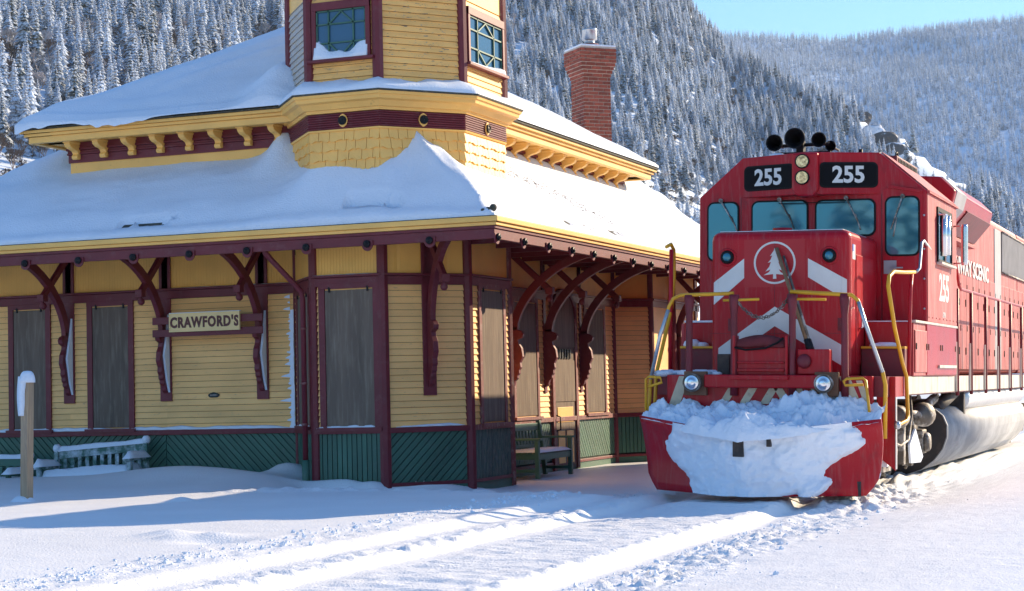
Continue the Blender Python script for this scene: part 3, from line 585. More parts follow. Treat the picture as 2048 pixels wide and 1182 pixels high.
def tower_window(W):
    L = W.L; a, b, z0, z1 = .085, L - .085, 6.28, 6.98
    o = wobj(W, 'tower_window', 'maroon', ST, [(a, a + .07, .02, .085, z0 - .03, z1 + .1), (b - .07, b, .02, .085, z0 - .03, z1 + .1), (a, b, .02, .09, z1, z1 + .12)], .005)
    wobj(W, 'sill', 'maroon', o, [(a - .06, b + .06, .02, .13, z0 - .075, z0 - .03)], .005)
    wobj(W, 'pane', 'tower_glass', o, [(a + .07, b - .07, .036, .042, z0 - .03, z1)])
    a += .07; b -= .07; q = (b - a); mb = W.mb(); t = .011
    def bar(p, r): 
        d = Vector((r[0] - p[0], 0, r[1] - p[1])); n = Vector((-d.z, 0, d.x)).normalized() * t; P = Vector((p[0], .0425, p[1])); Q = Vector((r[0], .0425, r[1])); mb.prism([P + n, Q + n, Q - n, P - n], (0, .025, 0))
    x1, x2 = a + q * .25, a + q * .75; y1, y2 = z0 + (z1 - z0) * .30, z0 + (z1 - z0) * .70
    for p, r in (((x1, z0), (x1, z1)), ((x2, z0), (x2, z1)), ((a, y1), (b, y1)), ((a, y2), (b, y2)), ((x1, y2), ((a + b) / 2, z1 - .03)), (((a + b) / 2, z1 - .03), (x2, y2)), ((x1, y1), ((a + b) / 2, z0 + .02)), (((a + b) / 2, z0 + .02), (x2, y1)), ((a, z1 - .015), (b, z1 - .015)), ((a + .012, z0), (a + .012, z1)), ((b - .012, z0), (b - .012, z1))): bar(p, r)
    mb.build('muntin', 'green', o)
    return o, a, b, z0
o, a, b, z0 = tower_window(TWs[0])
N = 18; rings = []
for k in range(N + 1):
    t = k / N; u = a - .03 + (b - a + .06) * t; h = .10 + .22 * abs(t - .5) ** 1.6 * 3 + .03 * math.sin(t * 17); dpt = .11
    rings.append([TWs[0].pt(u, .02, z0 - .03), TWs[0].pt(u, dpt + .02, z0 - .03), TWs[0].pt(u, dpt * .9, z0 - .03 + h * .3), TWs[0].pt(u, .072, z0 - .03 + h * .85), TWs[0].pt(u, .04, z0 - .03 + h)])
mb = MB(); mb.loft(rings); mb.build('sill_snow', 'snow', o)
o, a, b, z0 = tower_window(TWs[2])
rings = []
for k in range(N + 1):
    t = k / N; u = a - .03 + (b - a + .06) * t; h = .03 + .09 * t ** 2
    rings.append([TWs[2].pt(u, .02, z0 - .03), TWs[2].pt(u, .12, z0 - .03), TWs[2].pt(u, .10, z0 - .03 + h * .6), TWs[2].pt(u, .045, z0 - .03 + h)])
mb = MB(); mb.loft(rings); mb.build('sill_snow', 'snow', o)
# ---- roofs under the snow and the snow itself
M1, M2 = .685, .565
def d1(X, Y): return np.minimum(np.minimum(Y - EY0, EX1 - X), np.minimum(X + 21.0, EY1 - Y))
def roof1(X, Y): return 3.74 + M1 * d1(X, Y)
def snow1(X, Y):
    d = d1(X, Y); n = fbm(X * .9, Y * .9, 3, 14) - .45
    t = .015 + .12 * sstep(0.0, .55, d) + .03 * sstep(.8, 1.8, d) + .10 * n * sstep(.1, .7, d) + .03 * (fbm(X * 2.2, Y * 8, 4, 15) - .45) + .012 * (fbm(X * 13, Y * 17, 3, 16) - .45)
    t = t + .055 * np.exp(-((d - .06) / .09) ** 2)                         # rolled lip at the eave
    side = (EX1 - X) < (Y - EY0)                                              # trackside slope: thinner, wind-swept and thawed
    t = np.where(side, t * (.45 + .35 * sstep(.2, 1.2, EX1 - X) * (1 - sstep(1.4, 1.9, EX1 - X))), t)
    # bare slots above the eave
    f_ = fbm(X * 6, Y * 6, 3, 91); dn = d + .10 * (f_ - .45)
    slot = (np.abs(dn - .30) < .075) & (((X > -15.75) & (X < -14.75)) | ((X > -11.95) & (X < -10.75)) | ((Y > 26.9) & (Y < 30.5) & side)) & (f_ > .34) & (Y < 31)
    # drift thrown up against the diagonal face of the tower and along the hip
    ax, ay = -11.2, 24.55; bx_, by_ = -9.9, 23.62
    s = np.clip(((X - ax) * (bx_ - ax) + (Y - ay) * (by_ - ay)) / ((bx_ - ax) ** 2 + (by_ - ay) ** 2), 0, 1); q = np.sqrt((X - ax - s * (bx_ - ax)) ** 2 + (Y - ay - s * (by_ - ay)) ** 2)
    t = t + .50 * (1 - s) ** 1.3 * np.exp(-(q / (.26 + .22 * s)) ** 1.0)
    cxo = np.maximum(np.maximum(-12.72 - X, X + 11.6), 0); cyo = np.maximum(24.1 - Y, 0); do = np.sqrt(cxo ** 2 + cyo ** 2)
    t = t + .34 * np.exp(-(do / .40) ** 1.2) * (1 - sstep(-11.5, -11.0, X)) * (1 - .25 * np.exp(-((X + 11.75) / .3) ** 2))
    t = t + .30 * np.exp(-((X + 13.75) / .25) ** 2 - ((Y - 25.2) / .4) ** 2)                  # drift in the corner beside the tower
    t = t - .09 * sstep(1.2, 1.75, Y - EY0) * (~side) * (1 - np.exp(-((X + 13.75) / .5) ** 2))
    t = t + .02 * np.exp(-((X + 15.5) / 1.6) ** 2 - ((Y - 25.2) / .5) ** 2)
    t = np.where(slot, -.03, np.maximum(t, .004))
    return roof1(X, Y) + t
x1 = np.concatenate([np.arange(-21.0, -9.6, .055), [-9.55]]); y1 = np.concatenate([[23.4], np.arange(23.44, 26.6, .05), np.arange(26.6, 40.01, .1)])
def keep1(X, Y): return ~((X > -17.4) & (X < -12.0) & (Y > 25.5) & (Y < 34.6)) & ~((X < -13) & (Y > 35))
mb = MB(); mb.add([(-21, 23.4, 3.74), (EX1, EY0, 3.74), (EX1 - 2.1, EY0 + 2.1, 3.74 + 2.1 * M1), (-18.9, EY0 + 2.1, 3.74 + 2.1 * M1)], [(0, 1, 2, 3)])
mb.add([(EX1, EY0, 3.739), (EX1, EY1, 3.739), (EX1 - 2.1, EY1 - 2.1, 3.739 + 2.1 * M1), (EX1 - 2.1, EY0 + 2.1, 3.739 + 2.1 * M1)], [(0, 1, 2, 3)])
mb.bx(-21, EX1 + .02, EY0 - .02, EY0 + .05, 3.737, 3.75); mb.bx(EX1 - .05, EX1 + .02, EY0, EY1, 3.737, 3.752)
rf = mb.build('skirt_roof', 'shingle_dark', ST, recalc=True)
grid_obj('roof_snow', x1, y1, snow1, 'snow', rf, keep1, True, lambda x, y: float(roof1(np.array([x]), np.array([y]))[0]) - .03)
UX0, UX1, UY0, UY1 = -18.3, -10.92, 24.6, 35.6
def d2(X, Y): return np.minimum(np.minimum(Y - UY0, UX1 - X), np.minimum(X - UX0, UY1 - Y))
def roof2(X, Y): return 5.73 + M2 * np.minimum(d2(X, Y), 3.55)
def snow2(X, Y):
    d = np.maximum(d2(X, Y), 0); n = fbm(X * .8 + 9, Y * .8, 3, 24) - .45
    t = .02 + .10 * sstep(0, .5, d) + .10 * n * sstep(.1, .8, d) + .06 * np.exp(-((d - .07) / .1) ** 2)
    t = t + .03 * (fbm(X * 2.0, Y * 6, 4, 25) - .45)
    t = t + .10 * np.exp(-((X + 17.9) / .7) ** 2 - ((Y - 24.9) / .5) ** 2)
    t = t + .09 * np.exp(-(((X + 16.2) * .8 - (Y - 26.0)) / .28) ** 2) * sstep(24.9, 25.6, Y) * (1 - sstep(27.2, 28.5, Y))   # wind ridges
    t = t + .07 * np.exp(-(((X + 15.2) * .8 - (Y - 26.2)) / .22) ** 2) * sstep(25.2, 25.8, Y) * (1 - sstep(27.5, 28.5, Y))
    t = t + .34 * np.exp(-((X + 13.75) / .4) ** 2 - ((Y - 25.1) / .6) ** 2)
    return roof2(X, Y) + t
x2 = np.linspace(UX0, UX1, 130); y2 = np.concatenate([[UY0 - .07, UY0 - .03], np.linspace(UY0, UY1, 180)])
mb = MB(); h = 3.55 * M2
mb.add([(UX0, UY0, 5.725), (UX1, UY0, 5.725), (UX1, UY1, 5.725), (UX0, UY1, 5.725), (UX0 + 3.55, UY0 + 3.55, 5.725 + h), (UX1 - 3.55, UY0 + 3.55, 5.725 + h), (UX1 - 3.55, UY1 - 3.55, 5.725 + h), (UX0 + 3.55, UY1 - 3.55, 5.725 + h)], [(0, 1, 5, 4), (1, 2, 6, 5), (2, 3, 7, 6), (3, 0, 4, 7), (4, 5, 6, 7)])
rf = mb.build('hip_roof', 'shingle_dark', ST)
grid_obj('roof_snow', x2, y2, snow2, 'snow', rf, None, True, lambda x, y: (5.75 if y > UY0 - .06 else 5.735) - (max(0, .30 * (float(fbm(np.array([x * 2.3]), np.array([.5]), 3, 41)[0]) - .28)) * float(1 - sstep(-16.6, -15.2, np.array([x]))[0]) if y < UY0 else 0))
# snow lying on the tower's crown moulding
mb = MB(); rings = []
segn = 16
outer = oct_pts(.285, 0); inner = oct_pts(-.02, 0)
rr = []
for off, zz in ((.29, 5.728), (.285, 5.775), (.22, 5.84), (.10, 5.90), (-.03, 5.95)):
    P = oct_pts(off, zz); line = []
    for i in range(8):
        a, b = Vector(P[i]), Vector(P[(i + 1) % 8])
        for k in range(segn):
            p = a.lerp(b, k / segn); nz = float(fbm(np.array([p.x * 2.2]), np.array([p.y * 2.2]), 3, 77)[0]) - .45
            line.append((p.x, p.y, zz + (nz * .22 if zz > 5.74 else 0) * (zz - 5.70) / .2))
    rr.append(line)
mb.loft(rr, 0, False); mb.build('tower_ledge_snow', 'snow', ST)
# snow on sill rail and belt ledge of the shaded walls
def ledge_snow(W, u0, u1, z, n1, hmax, seed, fade=0.0):
    mb = MB(); rings = []; K = max(8, int((u1 - u0) / .06))
    for k in range(K + 1):
        t = k / K; u = u0 + (u1 - u0) * t; h = max(.006, hmax * (.35 + 1.0 * float(fbm(np.array([u * 3.0]), np.array([seed * 1.0]), 3, seed)[0])) * (1 - fade * t) * min(1, t * 8 + .15, (1 - t) * 8 + .15)); q = n1 * (.75 + .25 * math.sin(u * 23))
        rings.append([W.pt(u, .026, z), W.pt(u, q, z), W.pt(u, q * .9, z + h * .45), W.pt(u, .026 + (q - .026) * .4, z + h), W.pt(u, .026, z + h * 1.25)])
    mb.loft(rings); mb.build('ledge_snow', 'snow', ST)
ledge_snow(LW, LW.at_x(-19.6), LW.L - .02, ZS, .085, .05, 3); ledge_snow(WEA, 0, WEA.L, ZS, .08, .06, 5); ledge_snow(WAB, .05, WAB.L - .08, ZS, .085, .05, 7); ledge_snow(WBC, .15, WBC.L - .1, ZS, .08, .03, 9)
for W, a, b in ((LW, uP[1] + .1, LW.L), (WEA, 0, WEA.L), (WAB, .02, WAB.L - .08)): ledge_snow(W, a, b, ZB1, .095, .012, 4)
# snow blown onto the boards beside the tower
mb = MB()
for i in range(22):
    z = ZS + .0945 * i + .03 + random.uniform(-.01, .01); L = .02 + .30 * random.random() ** 2.2 * (1 - i / 30)
    u = LW.L - .1
    mb.prism([LW.pt(u, .028, z - .02), LW.pt(u - L, .029, z - .005), LW.pt(u - L * .8, .029, z + .012), LW.pt(u, .028, z + random.uniform(.01, .05))], LW.n * .008)
for i in range(30):
    z = ZS + .06 * i; mb.prism([LW.pt(LW.L - .10 + random.uniform(-.02, .02), .05, z), LW.pt(LW.L - .02, .06, z), LW.pt(LW.L - .02, .06, z + .075), LW.pt(LW.L - .08, .05, z + .07)], LW.n * random.uniform(.008, .03))
o = mb.build('blown_snow', 'snow', ST); o['kind'] = 'stuff'
# downspout at the inner corner
mb = MB(); cx, cy = -12.86, 24.02
mb.tube([(-13.2, 23.45, 3.58), (-13.18, 23.5, 3.42), (-13.12, 23.6, 3.30), (-12.84, 23.94, 2.86), (cx, cy, 2.74), (cx, cy, .38)], .042, 8); o = mb.build('downspout', 'maroon', ST)
mb = MB(); mb.tube([(cx, cy, .40), (cx, cy, -.15)], .058, 8); mb.build('downspout_boot', 'green', o)
mb = MB()
for z in (2.3, 1.5, .9): mb.lathe([(.05, 0), (.05, .035)], (cx, cy, z), (0, 0, 1), 8)
mb.build('pipe_strap', 'maroon_worn', o)
# chimney of single bricks, flared at the top, turned 45 degrees
CH = Vector((-12.25, 35.4, 0))
q = .30; d45 = math.sqrt(.5)
co = MB(); co.M = Matrix.Translation(CH) @ Matrix.Rotation(R(45), 4, 'Z')
def chs(z): return q + max(0, min(.10, (z - 7.62) * .32))
co.loft([[(-s, -s, z), (s, -s, z), (s, s, z), (-s, s, z)] for s, z in ((q - .008, 4.0), (q - .008, 7.62), (q + .085, 7.93), (q + .088, 8.24))], 0, True, True, False)
ch = co.build('chimney', 'mortar', ST)
BR = unit_mesh('brick', 'brick', lambda m: m.bx(-.5, .5, -.5, .5, -.5, .5))
zc = 5.6; row = 0
while zc < 8.2:
    s = chs(zc + .03); L = 2 * s
    for fi, ang in ((0, R(45)), (1, R(-45))):      # the two faces in view
        Rm = Matrix.Translation(CH) @ Matrix.Rotation(ang if fi == 0 else R(-45), 4, 'Z')
        cuts = [-s]; x = -s + (.105 if (row + fi) % 2 else .215)
        while x < s - .06: cuts.append(x); x += .215
        cuts.append(s)
        for a, b in zip(cuts[:-1], cuts[1:]):
            M = Rm @ Matrix.Translation(((a + b) / 2, -s + .035 - .004 * random.random(), zc + .03)) @ Matrix.Diagonal((b - a - .016, .08, .056, 1))
            piece('brick', BR, ch, M)
    zc += .0725; row += 1
mb = MB(); mb.M = Matrix.Translation(CH) @ Matrix.Rotation(R(45), 4, 'Z'); s = q + .095; mb.bx(-s, s, -s, s, 8.235, 8.275); mb.build('chimney_cap_snow', 'snow', ch, .012)
mb = MB(); mb.lathe([(.13, 8.27), (.13, 8.36), (.10, 8.37), (.10, 8.43), (.155, 8.44), (.155, 8.62), (.165, 8.63), (.15, 8.66), (.02, 8.68)], (CH.x, CH.y, 0), (0, 0, 1), 16); mb.build('flue_cap', 'galvanised', ch)
mb = MB(); mb.lathe([(.20, 8.27), (.19, 8.34), (.14, 8.345)], (CH.x, CH.y, 0), (0, 0, 1), 14); mb.build('flue_collar', 'brick', ch)
mb = MB()
for i in range(260):
    t_ = random.random(); x = -11.35 + 1.25 * t_ + random.gauss(0, .12); y = 27.2 + 2.6 * t_ + random.gauss(0, .35); z = float(snow1(np.array([x]), np.array([y]))[0]); a = random.random() * 6.28; L_ = random.uniform(.015, .05)
    mb.tube([(x, y, z + .004), (x + L_ * math.cos(a), y + L_ * math.sin(a), z + .012 - .5 * L_ * math.cos(a) * .6)], .004, 3)
o = mb.build('roof_litter', 'bark', ST); o['kind'] = 'stuff'
# little iron ball on the eave corner
mb = MB()
for i in range(7): mb.ball((EX1 - .12 + random.uniform(-.12, .06), EY0 + .1 + random.uniform(-.05, .1), 3.80 + random.uniform(0, .08)), random.uniform(.03, .06), 6)
mb.build('roof_corner_debris', 'shingle_dark', ST)
ORG = Vector((0, 0, 0))

# ------------------------------------------------------------------ locomotive (local: x across, y back along the track, z up from the rail)
LO = empty('locomotive', (TX, 24.94, 0.0), 'red diesel locomotive with white chevrons and snow plough beside the station', 'locomotive', rot=(0, R(1.8), 0))
def part(name, m, fn, bevel=0, seg=2, parent=None):
    mb = MB(); fn(mb); return mb.build(name, m, parent or LO, bevel, seg)
def rrect(x0, x1, z0, z1, r, k=5):
    pts = []
    for cx, cz, a0 in ((x1 - r, z1 - r, 0), (x0 + r, z1 - r, 90), (x0 + r, z0 + r, 180), (x1 - r, z0 + r, 270)):
        for i in range(k + 1): a = R(a0 + 90 * i / k); pts.append((cx + r * math.cos(a), cz + r * math.sin(a)))
    return pts
# frame and deck
part('underframe', 'red_dark', lambda m: (m.bx(-1.46, 1.46, -2.3, 17.6, 1.20, 1.45)))
part('side_sill', 'grey_sill', lambda m: m.bx(1.465, 1.53, -1.30, 17.6, 1.22, 1.448), .006); part('side_sill', 'grey_sill', lambda m: m.bx(-1.53, -1.465, -1.30, 17.6, 1.22, 1.448), .006)
part('front_sill', 'red', lambda m: (m.bx(1.462, 1.532, -2.14, -1.302, 1.20, 1.448), m.bx(-1.532, -1.462, -2.14, -1.302, 1.20, 1.448)), .005)
part('pilot_plate', 'red', lambda m: (m.bx(-1.30, 1.30, -2.42, -2.33, .55, 1.455)), .01)
part('anticlimber', 'red', lambda m: m.bx(-.78, .66, -2.56, -2.42, 1.30, 1.462), .015)
part('corner_plate', 'red', lambda m: m.prism([(1.30, -2.16, 1.448), (1.53, -2.16, 1.448), (1.53, -2.16, .30), (1.30, -2.16, .48)], (0, .03, 0)), .004)
part('corner_plate', 'red', lambda m: m.prism([(-1.53, -2.16, 1.448), (-1.30, -2.16, 1.448), (-1.30, -2.16, .48), (-1.53, -2.16, .30)], (0, .03, 0)), .004)
part('sunlit_edge_strip', 'white_paint', lambda m: m.prism([(1.532, -2.18, 1.2), (1.532, -2.18, .32), (1.545, -2.18, .32), (1.545, -2.18, 1.2)], (0, .05, 0)))  # pale strip paints sunlight on the plate's outer edge
# warning stripes painted on the pilot plate
def stripe(x, z0, z1, wd, lean, m='stripe_cream'):
    part('warning_stripe', m, lambda b: b.prism([(x, -2.424, z0), (x + wd, -2.424, z0), (x + wd + lean, -2.424, z1), (x + lean, -2.424, z1)], (0, -.003, 0)))
stripe(-1.30, 1.0, 1.44, .14, .16); stripe(-1.10, 1.0, 1.44, .0, .0) if False else None
stripe(1.05, 1.08, 1.45, .13, -.16); stripe(1.17, 1.0, 1.38, .12, -.06) if False else None
stripe(1.22, 1.06, 1.40, .075, -.12)
for x in (-.62, -.36, -.10): stripe(x, 1.10, 1.295, .11, .12)
for x in (.20, .44, .66): stripe(x, 1.10, 1.295, .11, -.12)
# platform floor snow
# raised side platforms with steps, left and right of the nose
for s in (-1, 1):
    part('side_box', 'red', lambda m: m.bx(min(s * .93, s * 1.50), max(s * .93, s * 1.50), -.98, .0, 1.45, 2.15), .012)
    part('step_riser', 'red_dark', lambda m: m.bx(min(s * .93, s * 1.48), max(s * .93, s * 1.48), -1.22, -.985, 1.45, 1.80), .006)
    part('step_tread', 'rail_yellow', lambda m: m.bx(min(s * .93, s * 1.48), max(s * .93, s * 1.48), -1.25, -.985, 1.802, 1.832), .004)
    part('cabinet', 'red_side', lambda m: m.bx(min(s * 1.505, s * 1.55), max(s * 1.505, s * 1.55), -.95, 2.65, 1.455, 2.14), .01)
for y0, y1 in ((-.9, .02), (.06, 1.20), (1.24, 2.6)): part('cabinet_door', 'red_side', lambda m: m.bx(1.552, 1.566, y0, y1, 1.50, 2.05), .006)
part('cabinet_ledge', 'grey_sill', lambda m: m.bx(1.50, 1.585, -.97, 2.68, 2.142, 2.175), .006)
part('lower_ledge', 'grey_sill', lambda m: m.bx(1.567, 1.60, .9, 2.5, 1.56, 1.60), .006)
for y in (-.85, -.02, .12, 1.14, 1.30, 2.52): part('latch', 'rubber', lambda m: (m.bx(1.567, 1.578, y - .02, y + .02, 1.80, 1.88)))
# nose (short hood)
part('nose', 'red', lambda m: m.prism([(-.905, -1.8, 1.40), (.905, -1.8, 1.40), (.905, -1.8, 3.30), (-.905, -1.8, 3.30)], (0, 1.85, 0)), .11, 5)
part('nose_seam', 'red_dark', lambda m: (m.bx(-.905, .905, -1.8035, -1.799, 1.985, 1.991), m.bx(-.066, -.06, -1.8035, -1.799, 1.5, 3.2)))
def fp(name, m, pts, y=-1.801, t=.003): return part(name, m, lambda b: b.prism([(p[0], y, p[1]) for p in pts], (0, -t, 0)))
fp('chevron', 'white_paint', [(-.80, 2.69), (-.46, 2.95), (-.46, 2.70), (-.80, 2.41)]); fp('chevron', 'white_paint', [(.80, 2.70), (.37, 2.94), (.37, 2.70), (.80, 2.44)])
fp('chevron', 'white_paint', [(-.06, 2.33), (-.80, 1.80), (-.80, 1.57), (-.06, 2.08), (.80, 1.58), (.80, 1.84)])
# the stripe carries on round the bevelled corners
for sg in (1, -1): part('chevron', 'white_paint', lambda b: b.prism([(sg * .80, -1.803, 2.70 if sg > 0 else 2.69), (sg * .86, -1.79, 2.665 if sg > 0 else 2.645), (sg * .86, -1.79, 2.40 if sg > 0 else 2.36), (sg * .80, -1.803, 2.44 if sg > 0 else 2.41)], (sg * .004, -.004, 0)))
fp('emblem_panel', 'emblem_red', [(-.46, 2.58), (.33, 2.58), (.33, 3.19), (-.46, 3.19)], t=.0015)
ex, ez = -.06, 2.89
rings = []
for k in range(40):
    a = 2 * math.pi * k / 40; rings.append([(ex + .272 * math.cos(a), -1.803, ez + .272 * math.sin(a)), (ex + .247 * math.cos(a), -1.803, ez + .247 * math.sin(a)), (ex + .247 * math.cos(a), -1.807, ez + .247 * math.sin(a)), (ex + .272 * math.cos(a), -1.807, ez + .272 * math.sin(a))])
part('emblem_ring', 'white_paint', lambda b: b.loft(rings + [rings[0]], 0, False, True, False))
half = [(0, .19), (.012, .155), (.05, .10), (.062, .085), (.03, .095), (.052, .04), (.09, .0), (.048, .012), (.07, -.05), (.12, -.11), (.055, -.085), (.075, -.12), (.145, -.158), (.018, -.145), (.022, -.205)]
fp('emblem_tree', 'white_paint', [(ex + x, ez + z) for x, z in half] + [(ex - x, ez + z) for x, z in half[::-1] if x > 0], -1.803, .003)
for x, z in ((-.68, 2.97), (.645, 2.97)):
    o = part('marker_lamp', 'red', lambda b: b.lathe([(.118, .0), (.118, .012), (.092, .02), (.088, .006)], (x, -1.80, z), (0, -1, 0), 22))
    part('lamp_body', 'rubber', lambda b: b.lathe([(.086, .0), (.086, .03), (.072, .045), (.058, .04)], (x, -1.80, z), (0, -1, 0), 20), parent=o)
    part('lamp_glass', 'glass', lambda b: b.lathe([(.06, .036), (.045, .05), (.0, .056)], (x, -1.80, z), (0, -1, 0), 18), parent=o)
part('flag_decal', 'white_paint', lambda b: b.prism([(.907, -1.66, 2.93), (.907, -1.48, 2.93), (.907, -1.48, 3.12), (.907, -1.66, 3.12)], (.002, 0, 0))); part('flag_canton', 'flag_blue', lambda b: b.prism([(.910, -1.66, 3.03), (.910, -1.58, 3.03), (.910, -1.58, 3.12), (.910, -1.66, 3.12)], (.002, 0, 0)))
for x in (-.62, .80): part('nose_latch', 'red_dark', lambda b: (b.bx(x - .05, x + .05, -1.815, -1.80, 2.02, 2.18), b.bx(x - .025, x + .025, -1.83, -1.815, 2.06, 2.14)), .004)
part('nose_door', 'red', lambda b: b.bx(.903, .918, -1.45, -.35, 1.6, 3.0), .008)
part('nose_door_handle', 'chrome', lambda b: b.tube([(.93, -1.3, 2.05), (.96, -1.3, 2.08), (.96, -1.3, 2.3), (.93, -1.3, 2.33)], .02, 6))
part('nose_vent', 'red', lambda b: b.lathe([(.10, 3.28), (.10, 3.33), (.13, 3.335), (.13, 3.39), (.0, 3.40)], (-.15, -1.0, 0), (0, 0, 1), 14))
# cab
cabp = [(-1.57, 1.46), (1.57, 1.46), (1.57, 3.93), (.95, 4.46), (.0, 4.50), (-.95, 4.46), (-1.57, 3.92)]
part('cab', 'red', lambda b: b.prism([(p[0], 0, p[1]) for p in cabp], (0, 2.65, 0)), .02, 2)
part('cab_side_skin', 'red_side', lambda b: b.bx(1.571, 1.578, .03, 2.62, 2.18, 3.90), .003)
part('cab_gutter', 'red_side', lambda b: b.prism([(1.56, .02, 3.90), (1.61, .02, 3.90), (1.61, .02, 3.925), (1.56, .02, 3.945)], (0, 2.62, 0)))
part('cab_roof_panel', 'red_side', lambda b: b.prism([(1.57, .05, 3.938), (.96, .05, 4.462), (.97, .05, 4.475), (1.58, .05, 3.95)], (0, 2.55, 0)))
# visor housing with number boards and headlights
yc = -.30
part('visor', 'red', lambda b: b.add([(-.95, -.0, 3.90), (0, yc, 3.90), (.95, -.0, 3.90), (.95, .1, 3.90), (-.95, .1, 3.90), (-.95, -.0, 4.455), (0, yc, 4.475), (.95, -.0, 4.465), (.95, .1, 4.465), (-.95, .1, 4.455)],
     [(0, 1, 6, 5), (1, 2, 7, 6), (0, 4, 3, 2, 1), (5, 6, 7, 8, 9), (2, 3, 8, 7), (0, 5, 9, 4)]), .012)
part('headlight_housing', 'red', lambda b: b.prism([(-.18, -.36, 4.46), (.18, -.36, 4.46), (.18, -.36, 3.95), (.10, -.36, 3.87), (-.10, -.36, 3.87), (-.18, -.36, 3.95)], (0, .3, 0)), .03, 3)
for z in (4.34, 4.12):
    o = part('headlight', 'rubber', lambda b: b.lathe([(.098, .0), (.098, .03), (.084, .04), (.08, .02)], (-.03, -.36, z), (0, -1, 0), 22))
    part('headlight_reflector', 'amber', lambda b: b.lathe([(.084, .028), (.06, .012), (.03, .004), (.022, .02), (.0, .026)], (-.03, -.36, z), (0, -1, 0), 20), parent=o)
for sgn in (-1, 1):
    p0, p1 = (Vector((0, yc, 0)), Vector((sgn * .95, 0, 0))); d = (p1 - p0).normalized(); ux = d if sgn > 0 else -d; nn = Vector((ux.y, -ux.x, 0)); c = p0 + d * .575 + Vector((0, 0, 4.16))
    M = basis(ux, (0, 0, 1), nn, c)
    def nb(b, rx, rz, t0, t1): b.M = M; b.prism([(x, z, t0) for x, z in rrect(-rx, rx, -rz, rz, rz * .42)], (0, 0, t1 - t0))
    o = part('number_board', 'rubber', lambda b: nb(b, .395, .175, .0, .012), .004); part('board_glass', 'board_black', lambda b: nb(b, .372, .152, .0125, .016), parent=o)
    lettering('number', '255', .31, M @ Matrix.Translation((0.0, -.005, .019)), 'white_paint', o, off=.009, depth=.004, sx=.95)
# windscreens
def cab_window(x0, x1, z0, z1, wip=None):
    o = part('cab_window', 'rubber', lambda b: b.prism([(x, -.001, z) for x, z in rrect(x0 - .025, x1 + .025, z0 - .025, z1 + .025, .10)], (0, -.022, 0)), .005)
    part('pane', 'glass', lambda b: b.prism([(x, -.024, z) for x, z in rrect(x0, x1, z0, z1, .08)], (0, -.003, 0)), parent=o)
    if wip:
        a, c = wip
        part('wiper', 'steel_dirty', lambda b: (b.tube([(a[0], -.07, a[1]), (c[0], -.045, c[1])], [.013, .008], 6), b.tube([(c[0] + (a[0] - c[0]) * .35 + .02, -.04, c[1] + (a[1] - c[1]) * .35), (c[0] + .03, -.035, c[1] - .10)], .009, 5), b.lathe([(.03, 0), (.03, .05)], (a[0], -.075, a[1]), (0, 1, 0), 8)), parent=o)
cab_window(-.80, -.05, 3.36, 3.83, ((-.42, 3.86), (-.25, 3.55))); cab_window(.09, .87, 3.36, 3.82, ((.50, 3.86), (.66, 3.52)))
cab_window(-1.43, -1.02, 3.05, 3.83, ((-1.25, 3.87), (-1.05, 3.52))); cab_window(1.04, 1.46, 3.08, 3.84, ((1.26, 3.86), (1.10, 3.42)))
part('mirror_rod', 'rubber', lambda b: b.tube([(-.42, -.10, 3.80), (.5, -.10, 3.80)], .006, 5))
part('cab_front_door', 'red', lambda b: b.prism([(x, -.002, z) for x, z in rrect(.98, 1.52, 2.17, 3.98, .06)], (0, -.012, 0)), .006)
part('door_lock', 'grey_hood', lambda b: (b.bx(1.0, 1.17, -.03, -.014, 2.82, 3.0), b.tube([(1.1, -.05, 2.9), (1.26, -.05, 2.9)], .012, 6)), .004)
# cab side window, awning, mirror, number
o = part('side_window', 'rubber', lambda b: (b.bx(1.580, 1.600, .78, .84, 3.02, 3.78), b.bx(1.580, 1.600, 2.02, 2.08, 3.02, 3.78), b.bx(1.580, 1.600, .84, 2.02, 3.72, 3.78), b.bx(1.580, 1.600, .84, 2.02, 3.02, 3.06), b.bx(1.580, 1.598, 1.40, 1.45, 3.06, 3.72)))
part('pane', 'glass', lambda b: b.bx(1.579, 1.586, .84, 2.02, 3.06, 3.72), parent=o)
part('sill', 'grey_sill', lambda b: b.bx(1.58, 1.66, .75, 2.12, 2.985, 3.018), .006, parent=o)
part('wind_deflector', 'chrome', lambda b: (b.lathe([(.06, 3.12), (.06, 3.66)], (1.68, 1.00, 0), (0, 0, 1), 12), b.lathe([(.05, 3.10), (.05, 3.68)], (1.66, .86, 0), (0, 0, 1), 10), b.bx(1.60, 1.70, .8, 1.06, 3.66, 3.68)))
part('mirror', 'chrome', lambda b: (b.lathe([(.045, 3.05), (.05, 3.1), (.05, 3.6), (.045, 3.64)], (1.74, 2.30, 0), (0, 0, 1), 12), b.tube([(1.58, 2.35, 3.62), (1.74, 2.3, 3.62)], .012, 5), b.tube([(1.58, 2.35, 3.08), (1.74, 2.3, 3.08)], .012, 5)))
SIDE = lambda y, z, x=1.58: basis((0, 1, 0), (0, 0, 1), (1, 0, 0), (x, y, z))
lettering('cab_number', '255', .52, SIDE(1.42, 2.66), 'white_paint', LO, off=.014, depth=.004, sx=1.15)
lettering('model_number', 'GP38', .10, SIDE(1.42, 2.30), 'white_paint', LO, off=.002, depth=.003)
for sx_ in (-.975, .965): part('panel_seam', 'red_dark', lambda b: b.bx(sx_, sx_ + .008, -.004, .0, 2.2, 3.9))
for z in (2.35, 2.75, 3.15, 3.6): part('hinge_bolt', 'galvanised', lambda b: b.lathe([(.016, 0), (.014, .012), (0, .014)], (1.535, -.002, z), (0, -1, 0), 7))
